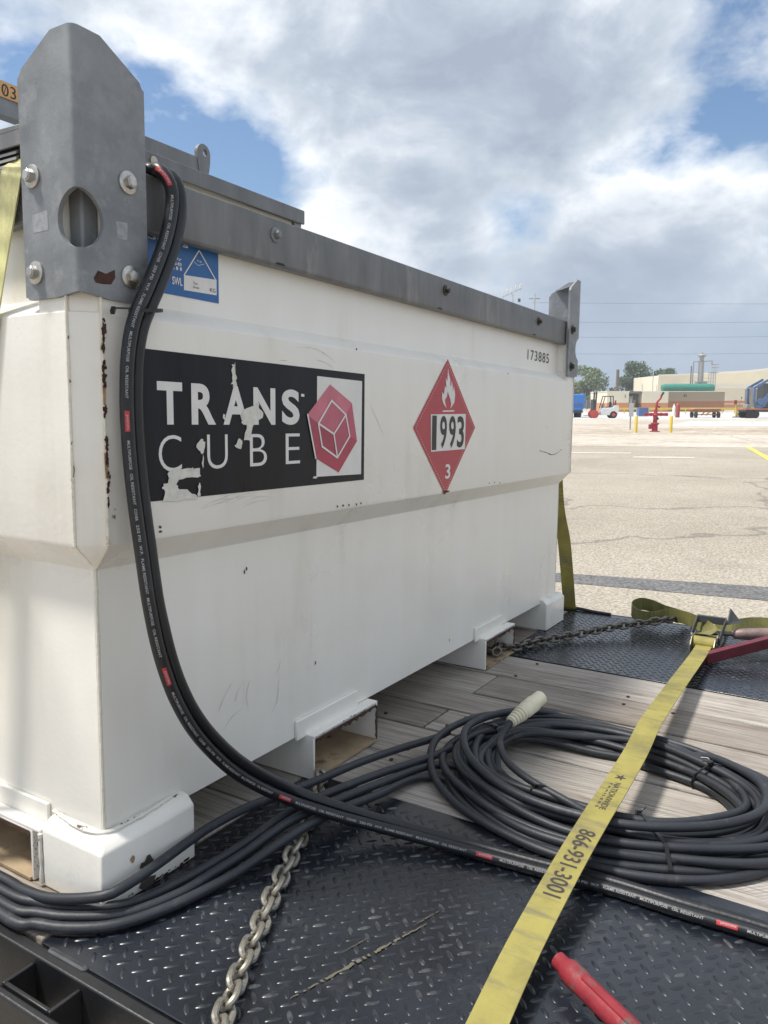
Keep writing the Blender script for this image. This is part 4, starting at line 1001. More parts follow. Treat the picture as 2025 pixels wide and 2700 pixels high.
pl = MB().lathe(a, d, [(0, .010)] + [(x, r) for k in range(5) for x, r in ((.002+k*.0095, .0098+k*.0013), (.004+k*.0095, .0142+k*.0012), (.0078+k*.0095, .0142+k*.0012), (.0085+k*.0095, .0098+k*.0013))] + [(.052, .0175), (.058, .0195), (.096, .0205), (.098, .0185), (ln_, .0180), (ln_+.002, .0165), (ln_+.002, .012)], 20)
con = pl.build('plug', 'connector_cream', cb, smooth=35)
nb = MB().beam(a+d*.062+Vector((0, 0, .0185)), a+d*.09+Vector((0, 0, .0195)), .010, .006); k = nb.build('plug_latch', 'connector_cream', con, bevel=.002); k.location = (0, 0, 0)
tl2 = MB().tube(catmull([a-d*.0+Vector((0, 0, 0)), a-d*.05+Vector((-.01, -.012, -.012)), (.745, -.40, .060), (.69, -.47, .058), (.665, -.56, .045), (.665, -.66, .02), (.70, -.74, .0105)], .01), CR*.95, 10); tl2.build('cable_tail', 'cable_rubber', cb, smooth=True)
def hull(pts):
    pts = sorted(set(pts)); lo_ = []; up_ = []
    def cr_(o, a, b): return (a[0]-o[0])*(b[1]-o[1])-(a[1]-o[1])*(b[0]-o[0])
    for p in pts:
        while len(lo_) > 1 and cr_(lo_[-2], lo_[-1], p) <= 0: lo_.pop()
        lo_.append(p)
    for p in pts[::-1]:
        while len(up_) > 1 and cr_(up_[-2], up_[-1], p) <= 0: up_.pop()
        up_.append(p)
    return lo_[:-1]+up_[:-1]
def coil_tie(deg, lo_r, hi_r, w=.005, matn='tie_black'):
    th = R(deg); rad = Vector((math.cos(th), math.sin(th), 0)); tn = Vector((-math.sin(th), math.cos(th), 0)); c0_ = Vector((CXc, CYc, 0)); pp_ = []
    for p in path:
        d_ = p-c0_
        if d_.dot(rad) > 0 and abs(d_.dot(tn)) < .014: pp_.append((d_.dot(rad), p.z))
    rs_ = [r for r, z in pp_]; a_, b_ = min(rs_), max(rs_); pp_ = [q for q in pp_ if a_+(b_-a_)*lo_r-.001 <= q[0] <= a_+(b_-a_)*hi_r+.001]
    ring_ = []
    for r, z in pp_:
        for k in range(10):
            q = 2*math.pi*k/10; ring_.append((round(r+(CR+.0018)*math.cos(q), 5), round(max(.0012, z+(CR+.0018)*math.sin(q)), 5)))
    H_ = hull(ring_); pts = [c0_+rad*r+Vector((0, 0, z)) for r, z in H_]
    o = MB().ribbon(pts+pts[:1], [tn*w]*(len(pts)+1), .0016).build('cable_tie', matn, cb)
    top_ = min(pts, key=lambda p: (p-c0_).dot(rad)-2.0*p.z)
    hd = MB().beam(top_-rad*.005, top_+rad*.006+Vector((0, 0, .003)), .009, .008); hd.tube(catmull([top_, top_+tn*.01+Vector((0, 0, .008)), top_+tn*.02-rad*.012+Vector((0, 0, .006))], .005), .0017, 6); k = hd.build('tie_head', 'tie_black', o); k.location = (0, 0, 0)
coil_tie(214, 0, 1, .0075); coil_tie(150, 0, .3); coil_tie(306, 0, .4); coil_tie(78, .3, 1); coil_tie(262, .5, 1)

# ------------------------------------------------------------------ ratchet strap across the coil
rs = thing('ratchet_strap', 'yellow ratchet strap stretched over the cable coil with printed phone number', 'strap', (.9, -.64, 0))
SP = [(-.215, -.672, -.05), (-.212, -.672, -.012), (-.185, -.671, .002), (-.13, -.67, .006), (.0, -.663, .019), (.2, -.652, .042), (.4, -.650, .066), (.56, -.652, .0835), (.66, -.651, .0855), (.88, -.643, .083), (1.04, -.633, .0855), (1.14, -.629, .083), (1.47, -.618, .066), (1.83, -.607, .045), (2.02, -.602, .042)]
SPc = catmull(SP, .03)
WD = []
for i, p in enumerate(SPc):
    t_ = SPc[min(i+1, len(SPc)-1)]-SPc[max(i-1, 0)]; t_.z = 0; t_.normalize(); WD.append(Vector((t_.y, -t_.x, 0))*.0508 if t_.length > .1 else Vector((0, -1, 0))*.0508)
web = MB().ribbon(SPc, WD, .0024).build('webbing', 'strap_yellow', rs)
Ss = [0.0]
for a, c in zip(SPc[:-1], SPc[1:]): Ss.append(Ss[-1]+(c-a).length)
def on_strap(s, w):
    i = max(j for j in range(len(Ss)-1) if Ss[j] <= s); f = (s-Ss[i])/(Ss[i+1]-Ss[i]); p = SPc[i].lerp(SPc[i+1], f); wv_ = WD[i].normalized()
    t_ = (SPc[i+1]-SPc[i]).normalized(); nn = wv_.cross(t_); nn = nn if nn.z > 0 else -nn
    return (p+wv_*w+nn*.0019)[:]
def s_of_x(x):
    for j in range(len(SPc)-1):
        if SPc[j].x <= x <= SPc[j+1].x and j > 6: return Ss[j]+(x-SPc[j].x)/(SPc[j+1].x-SPc[j].x)*(Ss[j+1]-Ss[j])
sa, sb = s_of_x(dk(1462, 2350, .068).x), s_of_x(dk(1550, 2190, .080).x)
def prn(name, mb):
    k = mb.build(name, 'print_dark', web, open_=True); k.location = (0, 0, 0)
m = MB(); text_into(m, '866-931-3001', lambda u, v: on_strap(sb-(u-sa), v), (sa, sb, -.0135, .0165), .012); prn('printed_number', m)
sc0, sc1 = s_of_x(dk(1580, 2135, .085).x), s_of_x(dk(1622, 2065, .085).x)
m = MB(); text_into(m, 'NATIONWIDE', lambda u, v: on_strap(sc1-(u-sc0), v), (sc0, sc1, -.004, .008), .0); prn('printed_name', m)
m = MB(); text_into(m, 'TRAILERS', lambda u, v: on_strap(sc1-(u-sc0), v), (sc0+.004, sc1-.004, -.012, -.007), .0, 1.4); prn('printed_name', m)
s0 = s_of_x(dk(1630, 2050, .085).x)
star = []
for i in range(10):
    q = math.pi/2+i*math.pi/5; rr = .013 if i % 2 == 0 else .0048; star.append(on_strap(s0+rr*math.cos(q)*1.15, rr*math.sin(q)))
prn('printed_star', MB().poly(star))
# ratchet buckle
rx, ry, rz = 2.05, -.600, .045
rat = MB()
for s in (-1, 1):
    yy = ry+s*.036
    rat.prism([(rx-.075, yy, rz-.030), (rx+.14, yy, rz-.030), (rx+.15, yy, rz-.005), (rx+.02, yy, rz+.028), (rx-.055, yy, rz+.026), (rx-.08, yy, rz+.004)], (0, s*.0035, 0))
rt = rat.build('ratchet_frame', 'zinc', rs, bevel=.001)
sub(MB().lathe((rx-.03, ry-.034, rz), (0, 1, 0), [(0, .024), (.068, .024)], 24), 'ratchet_drum', 'strap_yellow', rt, smooth=True)
for s in (-1, 1):
    gw = MB(); pts = []
    for i in range(28):
        q = 2*math.pi*i/28; rr = .033 if i % 2 else .028; pts.append((rx-.03+rr*math.cos(q), ry+s*.0405, rz+rr*math.sin(q)))
    gw.prism(pts, (0, s*.003, 0)); sub(gw, 'ratchet_gear', 'chain_dark', rt)
hd = MB()
for s in (-1, 1): hd.beam((rx-.03, ry+s*.047, rz+.012), (rx+.11, ry+s*.047, rz+.055), .004, .030)
hd.beam((rx+.105, ry-.049, rz+.055), (rx+.105, ry+.049, rz+.055), .014, .026)
sub(hd, 'ratchet_handle', 'machine_dark', rt, bevel=.0015)
sub(MB().prism([(rx+.10, ry-.05, rz+.045), (rx+.15, ry-.052, rz+.095), (rx+.165, ry-.075, rz+.06), (rx+.16, ry-.09, rz+.045)], (0, -.004, 0)), 'release_lever', 'machine_dark', rt)
# far end of the strap to the trailer edge
p3 = catmull([(rx+.12, ry, rz-.012), (2.3, ry, .03), (2.43, ry, .008), (2.452, ry, -.02), (2.452, ry, -.2)], .03)
MB().ribbon(p3, [Vector((0, -.0508, 0))]*len(p3), .0024).build('webbing', 'strap_yellow', rs)
# loose tail standing on edge
lp = catmull([Vector((rx-.02, ry+.008, rz+.03)), dk(1872, 1662, .078), dk(1840, 1642, .072), dk(1800, 1627, .066), dk(1762, 1622, .058), dk(1725, 1629, .048), dk(1690, 1626, .044), dk(1668, 1612, .050), dk(1668, 1600, .060), dk(1690, 1592, .066), dk(1720, 1598, .066), dk(1752, 1612, .062), dk(1785, 1622, .05), dk(1815, 1632, .04)], .015)
wl_ = []
for i in range(len(lp)):
    t_ = i/(len(lp)-1); wl_.append((Vector((0, 0, 1))*.0508 if t_ > .22 else (Vector((0, -1, 0))*(1-t_/.22)+Vector((0, 0, 1))*(t_/.22)).normalized()*.0508))
MB().ribbon(lp, wl_, .0024).build('strap_tail', 'strap_shaded', rs)

# second tail of webbing lying at the far right
tw = thing('webbing_tail', 'yellow strap end coloured as if shaded, lying beyond the ratchet at the far edge', 'strap', (2.36, -.75, 0))
q = [dk(x, y, z) for x, y, z in ((1885, 1655, .03), (1930, 1652, .05), (1985, 1645, .055), (2060, 1650, .05), (2140, 1665, .03))]
q = catmull(q, .02); MB().ribbon(q, [Vector((.30, 0.1, .95)).normalized()*.05]*len(q), .0024).build('webbing', 'strap_shaded', tw)

# strap over the near end of the tank
s1 = thing('tie_down_strap', 'pale yellow strap over the near end of the white tank', 'strap', (-.06, .3, 0))
pts = [(.3, .06, 1.262), (.06, .095, 1.2625), (-.0, .107, 1.2615), (-.012, .109, 1.25), (-.040, .118, 1.19), (-.050, .126, 1.12), (-.054, .150, .98), (-.062, .21, .62), (-.10, .30, .20), (-.160, .36, .02), (-.212, .37, -.015), (-.214, .37, -.1)]
pts = [(.06, .112, 1.192), (-.0, .112, 1.1935), (-.024, .1125, 1.191), (-.036, .114, 1.176), (-.040, .126, 1.13), (-.046, .168, .99), (-.062, .27, .62), (-.10, .36, .20), (-.160, .41, .02), (-.212, .42, -.015), (-.214, .42, -.1)]
q = catmull(pts, .03); wds = []
for i, p in enumerate(q):
    t_ = (q[min(i+1, len(q)-1)]-q[max(i-1, 0)]).normalized(); v = Vector((1, 0, 0)) if abs(t_.x) < .8 else Vector((0, 0, 1)); wds.append(t_.cross(v).normalized()*.0508*(1 if t_.cross(v).y > 0 else -1))
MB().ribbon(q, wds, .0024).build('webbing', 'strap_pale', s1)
# strap down the far end of the tank
s2 = thing('tie_down_strap', 'yellow strap hanging down behind the far end of the tank', 'strap', (2.43, .01, 0))
q = catmull([(2.20, .06, 1.19), (2.236, .06, 1.178), (2.245, .055, 1.1), (2.26, .03, .53), (2.33, .012, .30), (2.415, .006, .012), (2.446, .006, -.02), (2.446, .006, -.2)], .03)
MB().ribbon(q, [Vector((0, -.055, 0))]*len(q), .0024).build('webbing', 'strap_yellow', s2)
MB().tube(catmull([(2.43, .05, .006), (2.425, -.03, .008), (2.42, -.10, .004), (2.418, -.17, .003)], .02), .007, 8).build('hook_bar', 'black_steel', s2, smooth=True)

# ------------------------------------------------------------------ chains
def link_mesh(Lk, Wk, wire):
    pts = []; hs = Lk/2-Wk/2
    for i in range(8): q = -math.pi/2+math.pi*i/7; pts.append((hs+math.cos(q)*Wk/2, math.sin(q)*Wk/2, 0))
    for i in range(8): q = math.pi/2+math.pi*i/7; pts.append((-hs+math.cos(q)*Wk/2, math.sin(q)*Wk/2, 0))
    return MB().tube(pts, wire/2, 8, closed=True).mesh('link', 'chain_steel', True)
def chain(name, label, pts, matn, roll0=0.0):
    c = thing(name, label, 'chain', tuple(pts[0])); P = catmull(pts, .004); pitch = .0315
    me = link_mesh(.0415, .0255, .0098); me.materials[0] = MATS[matn]
    d = 0; acc = 0.0; k = 0; rl = random.Random(2); bb = Vector(c['_b'])
    last = 0
    for i in range(1, len(P)):
        acc += (P[i]-P[i-1]).length
        if acc >= pitch:
            acc -= pitch; t_ = (P[min(i+6, len(P)-1)]-P[max(i-6, 0)]).normalized()
            up = Vector((0, 0, 1)); y = up.cross(t_).normalized(); z = t_.cross(y)
            M = Matrix((t_, y, z)).transposed().to_4x4() @ Matrix.Rotation((R(48) if k % 2 else R(-42))+rl.uniform(-.12, .12)+roll0, 4, 'X')
            o = bpy.data.objects.new('link', me); COL.objects.link(o); o.parent = c
            o.matrix_local = Matrix.Translation(P[i]-bb) @ M; k += 1
    return c
zc_ = .0155
chain('tie_down_chain', 'steel chain running from under the cables across the near diamond plate', [Vector((.56, -.035, .02)), Vector((.48, -.085, .017)), Vector((.40, -.125, zc_))] + [dk(*q, zc_) for q in ((800, 2190), (762, 2270), (725, 2345), (697, 2410), (668, 2480), (630, 2570), (600, 2650), (575, 2720))] + [Vector((-.150, -.395, .016)), Vector((-.203, -.42, -.003)), Vector((-.226, -.43, -.04)), Vector((-.228, -.43, -.2))], 'chain_steel')
chain('tie_down_chain', 'dark steel chain from the far fork pocket across the far diamond plate', [Vector((1.60, .12, .018)), Vector((1.60, .0, .02)), dk(1310, 1702, .03), dk(1357, 1706, .018), dk(1420, 1690, .018), dk(1500, 1676, .022), dk(1620, 1653, .035), dk(1700, 1642, .045), dk(1752, 1635, .055), Vector((2.40, -.47, .03)), Vector((2.45, -.50, -.01)), Vector((2.452, -.50, -.2))], 'chain_dark')

# ------------------------------------------------------------------ chain binders
def binder(name, label, cat, A, B, r, matn, base, flat=.55):
    b = thing(name, label, cat, base); return b
b1_ = thing('chain_binder', 'red painted chain binder handle at the bottom edge of the plate', 'chain binder', (.12, -.78, 0))
A = dk(1478, 2538, .028); B = dk(1655, 2712, .030); d = (B-A).normalized()
hp = [A-d*.006, A, A+d*.02, A+d*.05, A+d*.09, A+d*.15, A+d*.25, A+d*.36]
MB().tube(catmull(hp, .01), lambda t: (.0125 if t < .06 else .0175 if t < .16 else .0165 if t < .3 else .0165), 12, flat=.85).build('handle', 'binder_red', b1_, smooth=True)
MB().beam(A+d*.05+Vector((0, 0, .0125)), A+d*.36+Vector((0, 0, .0125)), .013, .0075).build('handle_rib', 'binder_red', b1_, bevel=.003)
yk = A+d*.38; MB().beam(yk-d*.03, yk+d*.06, .045, .030).build('yoke', 'binder_red', b1_, bevel=.006)
MB().tube(catmull([yk+d*.05, yk+d*.12, yk+d*.15+Vector((.02, .02, 0)), yk+d*.12+Vector((.035, .035, 0))], .01), .008, 8).build('hook', 'chain_steel', b1_, smooth=True)
b2_ = thing('chain_binder', 'dark red lever binder lying beside the ratchet at the right edge', 'chain binder', (2.0, -.75, 0))
A, B = dk(1858, 1738, .02), dk(2075, 1682, .075)
v = []
MB().beam(A, B, .022, .034).build('handle', 'binder_maroon', b2_, bevel=.004)
MB().beam(A+Vector((0, 0, .0185)), B+Vector((0, 0, .0185)), .026, .004).build('handle_rib', 'binder_maroon', b2_, bevel=.001)
A2, B2 = dk(1930, 1672, .05), dk(2090, 1672, .06); dd = (B2-A2).normalized()
MB().lathe(A2, dd, [(0, .010), (.01, .018), (.05, .021), (.09, .0215), (.28, .023), (.40, .023)], 14).build('barrel', 'binder_worn', b2_, smooth=True)
MB().tube(catmull([A2+dd*.01, A2-dd*.06+Vector((0, 0, .004)), A2-dd*.11, A2-dd*.14+Vector((0, 0, -.02)), A2-dd*.11+Vector((0, 0, -.035))], .01), .009, 8).build('hook', 'chain_dark', b2_, smooth=True)

# ------------------------------------------------------------------ background, metres from pixels at each thing's own distance
def yt(name, label, cat, px, py, group=None, turn=0.0):
    o, s = yard_thing(name, label, cat, px, py, group, turn); return o, s
# bollards
for px, lab in ((1676, 'yellow bollard left of the red fire monitor'), (1768, 'yellow bollard right of the red fire monitor')):
    o, s = yt('bollard', lab, 'bollard', px, 1143, 'yellow bollards around the fire monitor')
    MB().lathe((0, 0, 0), (0, 0, 1), [(0, .09), (.94, .09), (.99, .07), (1.02, .03)], 14).build('post', 'safety_yellow', o, smooth=True)
    MB().cyl((0, 0, 0), (0, 0, .03), .20, .18, 12).build('footing', 'grey_concrete', o)
# fire monitor
o, s = yt('fire_monitor', 'red fire monitor with side outlets between two yellow bollards', 'fire monitor', 1726, 1139)
MB().lathe((0, 0, 0), (0, 0, 1), [(0, .30), (.05, .30), (.07, .17), (.42, .17), (.46, .25), (.52, .25), (.56, .13), (.85, .12), (1.02, .17), (1.1, .12), (1.32, .11)], 14).build('riser', 'hydrant_red', o, smooth=30)
MB().box(-.36, .06, -.12, .12, .18, .46).build('valve_body', 'hydrant_red', o, bevel=.03)
MB().cyl((-.62, 0, 1.04), (.66, 0, 1.04), .085, n=12).build('cross_pipe', 'hydrant_red', o, smooth=True)
for x in (-.62, -.3, .3, .62): MB().cyl((x, 0, 1.04), (x, -.14, 1.04), .10, n=12).build('outlet_cap', 'hydrant_red', o, smooth=True)
MB().lathe((.06, 0, .72), (0, 0, 1), [(0, .12), (.08, .16), (.16, .10)], 10).build('hand_wheel', 'machine_dark', o)
MB().tube(catmull([(.03, 0, 1.3), (.05, 0, 1.6), (.09, 0, 1.78), (.16, 0, 1.88), (.26, 0, 1.98), (.31, 0, 2.14)], .06), lambda t: .075-.02*t, 10).build('swan_neck', 'hydrant_red', o, smooth=True)
MB().cyl((.28, 0, 2.10), (.42, 0, 2.34), .055, .075, 10).build('nozzle', 'machine_dark', o, smooth=True)
MB().cyl((.14, 0, 1.5), (.24, 0, 1.47), .05, n=8).build('gear_box', 'machine_dark', o)
# sign on a post
o, s = yt('yard_sign', 'pale sign on a thin grey post left of the yellow bollard', 'sign', 1661, 1133)
MB().cyl((0, 0, 0), (0, 0, 2.0), .045, n=8).build('post', 'machine_grey', o)
MB().box(-.13, .17, -.06, -.045, .85, 1.7).build('panel', 'sign_pale', o, bevel=.01)
# blue bin
o, s = yt('storage_bin', 'small blue bin behind the fire monitor', 'bin', 1697, 1099); hh_ = 24*s; ww = 25*s
MB().box(-ww/2, ww/2, 0, 1.0, .08, hh_).build('bin_body', 'bin_blue', o, bevel=.03)
MB().box(-ww/2+.08, ww/2*.1, -.02, -.001, hh_*.55, hh_*.95).build('bin_panel', 'frame_blue', o)
# gas cylinders
o, s = yt('gas_cylinder', 'dark red gas cylinder standing in front of the striped building', 'gas cylinder', 1786, 1101)
MB().lathe((0, 0, 0), (0, 0, 1), [(0, .25), (1.45, .25), (1.62, .18), (1.68, .08), (1.76, .08), (1.78, .05)], 14).build('cylinder', 'cylinder_red', o, smooth=True)
o, s = yt('gas_cylinder', 'pale cylinder standing left of the dark red cylinder', 'gas cylinder', 1776, 1098)
MB().lathe((0, 0, 0), (0, 0, 1), [(0, .17), (1.2, .17), (1.36, .10), (1.42, .06), (1.6, .05)], 12).build('cylinder', 'wall_white', o, smooth=True)
# forklift
o, s = yt('forklift', 'white forklift with red wheels and a tall dark mast', 'forklift', 1598, 1103)
wh = lambda x, r, y: MB().lathe((x, y, r), (0, 1, 0), [(0, r*.55), (.03, r), (.22, r), (.25, r*.55)], 18)
for x, r in ((-1.28, .46), (.84, .40)):
    for y in (0, 1.1):
        w = wh(x, r, y).build('wheel', 'wheel_red' if x < 0 else 'tyre', o, smooth=30)
        k = MB().lathe((x, y-.02, r), (0, 1, 0), [(0, r*.5), (.1, r*.5)], 14).build('rim', 'wheel_red', w, smooth=30)
MB().prism([(-.55, .05, .35), (1.35, .05, .35), (1.45, .05, 1.1), (1.40, .05, 1.42), (.85, .05, 1.45), (.75, .05, 1.2), (-.5, .05, 1.15)], (0, 1.2, 0)).build('body', 'forklift_white', o, bevel=.06)
MB().box(-.55, .2, .04, 1.26, .5, 1.0).build('engine_cover', 'machine_grey', o, bevel=.03) if False else None
for y in (.15, 1.05):
    MB().beam((-1.25, y, .35), (-1.12, y, 2.95), .12, .16).build('mast_rail', 'machine_dark', o)
for z in (1.0, 1.9, 2.75): MB().beam((-1.2, .1, z), (-1.2, 1.1, z), .14, .10).build('mast_bar', 'machine_dark', o)
MB().box(-1.5, -1.28, .1, 1.1, .9, 2.1).build('carriage', 'machine_dark', o)
for y in (.2, .9): MB().box(-2.3, -1.4, y, y+.14, .25, .31).build('fork', 'machine_dark', o)
cg = MB()
for y in (.12, 1.12): cg.beam((-.5, y, 1.1), (-.15, y, 2.45), .08, .08); cg.beam((.85, y, 1.4), (.72, y, 2.45), .09, .09); cg.beam((-.2, y, 2.45), (.8, y, 2.45), .08, .08)
cg.box(-.2, .8, .1, 1.14, 2.44, 2.50)
cg.build('overhead_guard', 'machine_dark', o)
MB().box(.1, .6, .35, .9, 1.15, 1.3).build('seat', 'machine_dark', o, bevel=.04); MB().box(.52, .66, .35, .9, 1.3, 1.85).build('seat_back', 'machine_dark', o, bevel=.04)
MB().box(-.35, -.12, .3, 1.0, 1.15, 1.6).build('dash', 'machine_grey', o, bevel=.03)
MB().cyl((1.08, .3, 1.4), (1.08, .3, 2.0), .09, n=10).build('exhaust', 'cylinder_red', o)
# blue truck at the left
o, s = yt('tipper_truck', 'bright blue truck body seen from behind beside the tank', 'truck', 1508, 1101)
MB().prism([(-1.7, 0, .85), (1.25, 0, .85), (1.45, 0, 1.3), (1.5, 0, 2.72), (-1.7, 0, 2.72)], (0, 3.5, 0)).build('body', 'truck_blue', o, bevel=.10)
MB().box(-.6, 1.15, -.06, -.001, 1.25, 1.72).build('tailgate', 'frame_blue', o, bevel=.02) if False else MB().box(-.4, 1.2, -.06, -.001, 1.3, 1.7).build('tailgate', 'bin_blue', o, bevel=.02)
MB().box(-.5, 1.3, -.10, -.002, .98, 1.12).build('bumper', 'truck_blue', o, bevel=.02)
MB().box(-1.7, 1.3, .1, 4.5, .55, .85).build('chassis', 'machine_dark', o)
for x in (-1.6, .75):
    for y in (.7, 2.0):
        w = MB().lathe((x, y, .5), (1, 0, 0), [(0, .3), (.03, .5), (.42, .5), (.45, .3)], 16).build('wheel', 'tyre', o, smooth=30)
MB().box(-1.2, 1.25, 4.6, 6.4, .6, 2.9).build('cab', 'truck_blue', o, bevel=.12)
# orange cart
o, s = yt('flat_cart', 'rusty orange four wheeled flat cart by the striped building', 'cart', 1863, 1102)
a_ = 37*s
MB().box(-a_, a_, 0, 1.6, .88, 1.05).build('deck', 'cart_orange', o, bevel=.02); MB().box(-a_+.2, a_-.1, -.01, 1.5, 1.051, 1.09).build('deck_boards', 'line_white', o)
MB().box(-a_*.85, a_*.85, .1, 1.5, .65, .87).build('frame', 'cart_orange', o, bevel=.02)
for x in (-a_*.38, -a_*.05): MB().beam((x, .05, .30), (x+.35, .05, .66), .08, .12).build('brace', 'cart_orange', o)
MB().beam((-a_*.8, .3, .38), (a_*.8, .3, .38), .1, .1).build('axle', 'cart_orange', o)
for x in (-a_*.84, a_*.76):
    for y in (0, 1.2): MB().lathe((x, y, .36), (1, 0, 0), [(0, .2), (.02, .36), (.2, .36), (.22, .2)], 14).build('wheel', 'tyre', o, smooth=30)
# yellow stand
o, s = yt('drill_stand', 'thin yellow stand with red top on a dark round base', 'stand', 1943, 1101)
MB().cyl((0, 0, 0), (0, 0, .12), .55, .45, 16).build('base', 'machine_dark', o)
MB().beam((-.12, 0, .1), (-.22, 0, 1.75), .16, .12).build('column', 'safety_yellow', o); MB().beam((.02, 0, .1), (.06, 0, 1.35), .12, .1).build('column', 'safety_yellow', o)
MB().box(-.45, -.12, -.1, .1, 1.55, 2.05).build('head', 'cylinder_red', o, bevel=.04); MB().beam((.1, 0, 1.3), (.42, 0, 2.3), .05, .05).build('lever', 'machine_grey', o)
MB().lathe((.42, 0, 2.25), (0, 0, 1), [(0, .05), (.08, .1), (.16, .05)], 8).build('knob', 'machine_dark', o)
# flatbed truck with blue frame at the right edge
o, s = yt('flatbed_truck', 'flatbed truck carrying a tall blue angled frame at the right edge', 'truck', 2005, 1103)
MB().box(-1.75, 3.5, 0, 2.4, .92, 1.12).build('bed', 'brown_and_shaded_stripe', o, bevel=.02)
MB().box(-1.6, 3.5, .3, 2.1, .7, .91).build('chassis', 'machine_dark', o)
for x in (-1.5, -1.02, 2.4):
    for y in (-.02, 1.95): MB().lathe((x+.45, y, .44), (0, 1, 0), [(0, .2), (.03, .44), (.4, .44), (.43, .2)], 18).build('wheel', 'tyre', o, smooth=30)
fb = MB()
for y in (.3, 1.9):
    fb.beam((-.72, y, 1.9), (-.72, y, 3.45), .26, .22); fb.beam((-.74, y, 3.40), (.9, y, 4.35), .24, .24); fb.beam((-.70, y, 1.95), (-.42, y, 1.15), .24, .22)
fb.beam((-.72, .3, 3.4), (-.72, 1.9, 3.4), .2, .2)
fb.build('frame', 'frame_blue', o)
dk_ = MB().beam((.15, .2, 1.3), (1.2, .2, 3.3), .3, .5); dk_.beam((.2, .2, 1.3), (-.4, .2, 1.35), .3, .35); dk_.build('boom', 'frame_blue', o)
MB().box(.45, 3.4, .1, 2.2, 1.13, 3.9).build('cab', 'machine_dark', o, bevel=.08)
MB().lathe((-.15, .0, 1.9), (0, -1, 0), [(0, .35), (.1, .35)], 14).build('reel', 'frame_blue', o); MB().box(-1.4, -.9, .5, 1.5, 1.13, 1.55).build('tool_box', 'machine_grey', o, bevel=.03)

# long low building
def wall_with_stripe(o, x0, x1, y0, y1, h, mats, orange=(0.0, .45), roof=True):
    z0, z1 = orange[0]*h, orange[1]*h
    MB().box(x0, x1, y0, y1, z1, h).build('wall', mats[0], o); MB().box(x0+.002, x1-.002, y0+.002, y1, z0, z1-.0005).build('painted_band', mats[1], o)
    if roof: MB().box(x0-.1, x1+.1, y0-.12, y1, h+.001, h+.12).build('roof_edge', mats[2], o)
o, s = yt('low_building', 'long low cream building with orange base band behind the forklift', 'building', 1700, 1086)
h = 52*s
wall_with_stripe(o, (1600-1700)*s, (1657-1700)*s, 0, 12, h, ('wall_cream', 'stripe_orange', 'wall_white'))
wall_with_stripe(o, (1692-1700)*s, (1760-1700)*s, 0, 12, h, ('wall_cream', 'stripe_orange', 'wall_white'))
MB().box((1657-1700)*s+.01, (1692-1700)*s-.01, 2.5, 12, 0, h).build('recess', 'door_grey', o)
MB().box((1657-1700)*s+.01, (1692-1700)*s-.01, .2, 2.49, h*.92, h+.1).build('lintel', 'door_grey', o)
MB().box((1660-1700)*s, (1676-1700)*s, 1.9, 2.49, .1, h*.8).build('door', 'machine_grey', o)
MB().box((1676.5-1700)*s, (1682-1700)*s, 1.7, 2.49, .1, h*.6).build('cabinet', 'tan_and_shaded_wall', o)
MB().box((1646-1700)*s, (1649-1700)*s, -.1, -.01, h*.7, h*.86).build('wall_lamp', 'machine_grey', o)
o, s = yt('shed_building', 'flat roofed shed, wall and base band coloured as if shaded, in front of the warehouse', 'building', 1832, 1085)
h = 51*s; M_ = ('tan_and_shaded_wall', 'brown_and_shaded_stripe', 'wall_white')  # darker cream and orange: the shed's shade is put into the colour
wall_with_stripe(o, (1757-1832)*s, (1908-1832)*s, 0, 10, h, M_, (0.0, .52))
for (a, b) in ((1801, 1804), (1806, 1808)): MB().box((a-1832)*s, (b-1832)*s, -.06, -.01, h*.74, h*.86).build('wall_mark', 'machine_dark', o)
rl_ = MB()
for x in range(-11, 15): rl_.box(x*.55-.03, x*.55+.03, -1.35, -1.30, .1, .75) if False else None
# guard rail
o, s = yt('guard_rail', 'yellow guard rail in front of the low buildings', 'guard rail', 1830, 1090)
MB().box((1610-1830)*s, (2000-1830)*s, -.05, .05, .62, .95).build('rail', 'safety_yellow', o)
for x in range(1615, 2000, 32): MB().box((x-1830)*s, (x-1830)*s+.12, .06, .16, 0, .95).build('rail_post', 'safety_yellow', o)
# warehouse
o, s = yt('warehouse', 'large cream warehouse with white roof edge and lean-to at the right', 'warehouse', 1900, 1081)
P_ = lambda x, y: ((x-1900)*s, (1081-y)*s)
def face(name, pts, y, m, th=.3): MB().prism([(P_(*p)[0], y, P_(*p)[1]) for p in pts], (0, th, 0)).build(name, m, o)
face('upper_wall', [(1778, 1062), (2120, 1062), (2120, 966), (2022, 976), (1882, 984), (1778, 988)], 12.0, 'wall_cream', 20)
face('roof_edge', [(1777, 990), (1882, 986), (2022, 979), (2121, 969), (2121, 963), (2022, 974), (1882, 981.5), (1777, 985.5)], 11.6, 'wall_white', .35)
face('lean_to_wall', [(1880, 1057), (2120, 1057), (2120, 1023), (1880, 1023)], 2.0, 'wall_cream', 9)
face('lean_to_band', [(1880, 1081), (2120, 1081), (2120, 1057.2), (1880, 1057.2)], 1.98, 'stripe_orange', 9)
face('lean_to_roof', [(1878, 1024.5), (2122, 1026), (2122, 1018), (1878, 1018)], 1.2, 'wall_white', .7)
face('band_line', [(1880, 1066.5), (2120, 1066.5), (2120, 1064), (1880, 1064)], 1.93, 'wall_cream', .04)
face('doorway', [(1971, 1076), (2014, 1076), (2014, 1027), (1971, 1027)], 1.9, 'tan_and_shaded_wall', .07)
MB().box(P_(1975, 0)[0], P_(1982, 0)[0], 1.80, 1.89, 0.5, P_(0, 1035)[1]).build('door', 'door_grey', o)
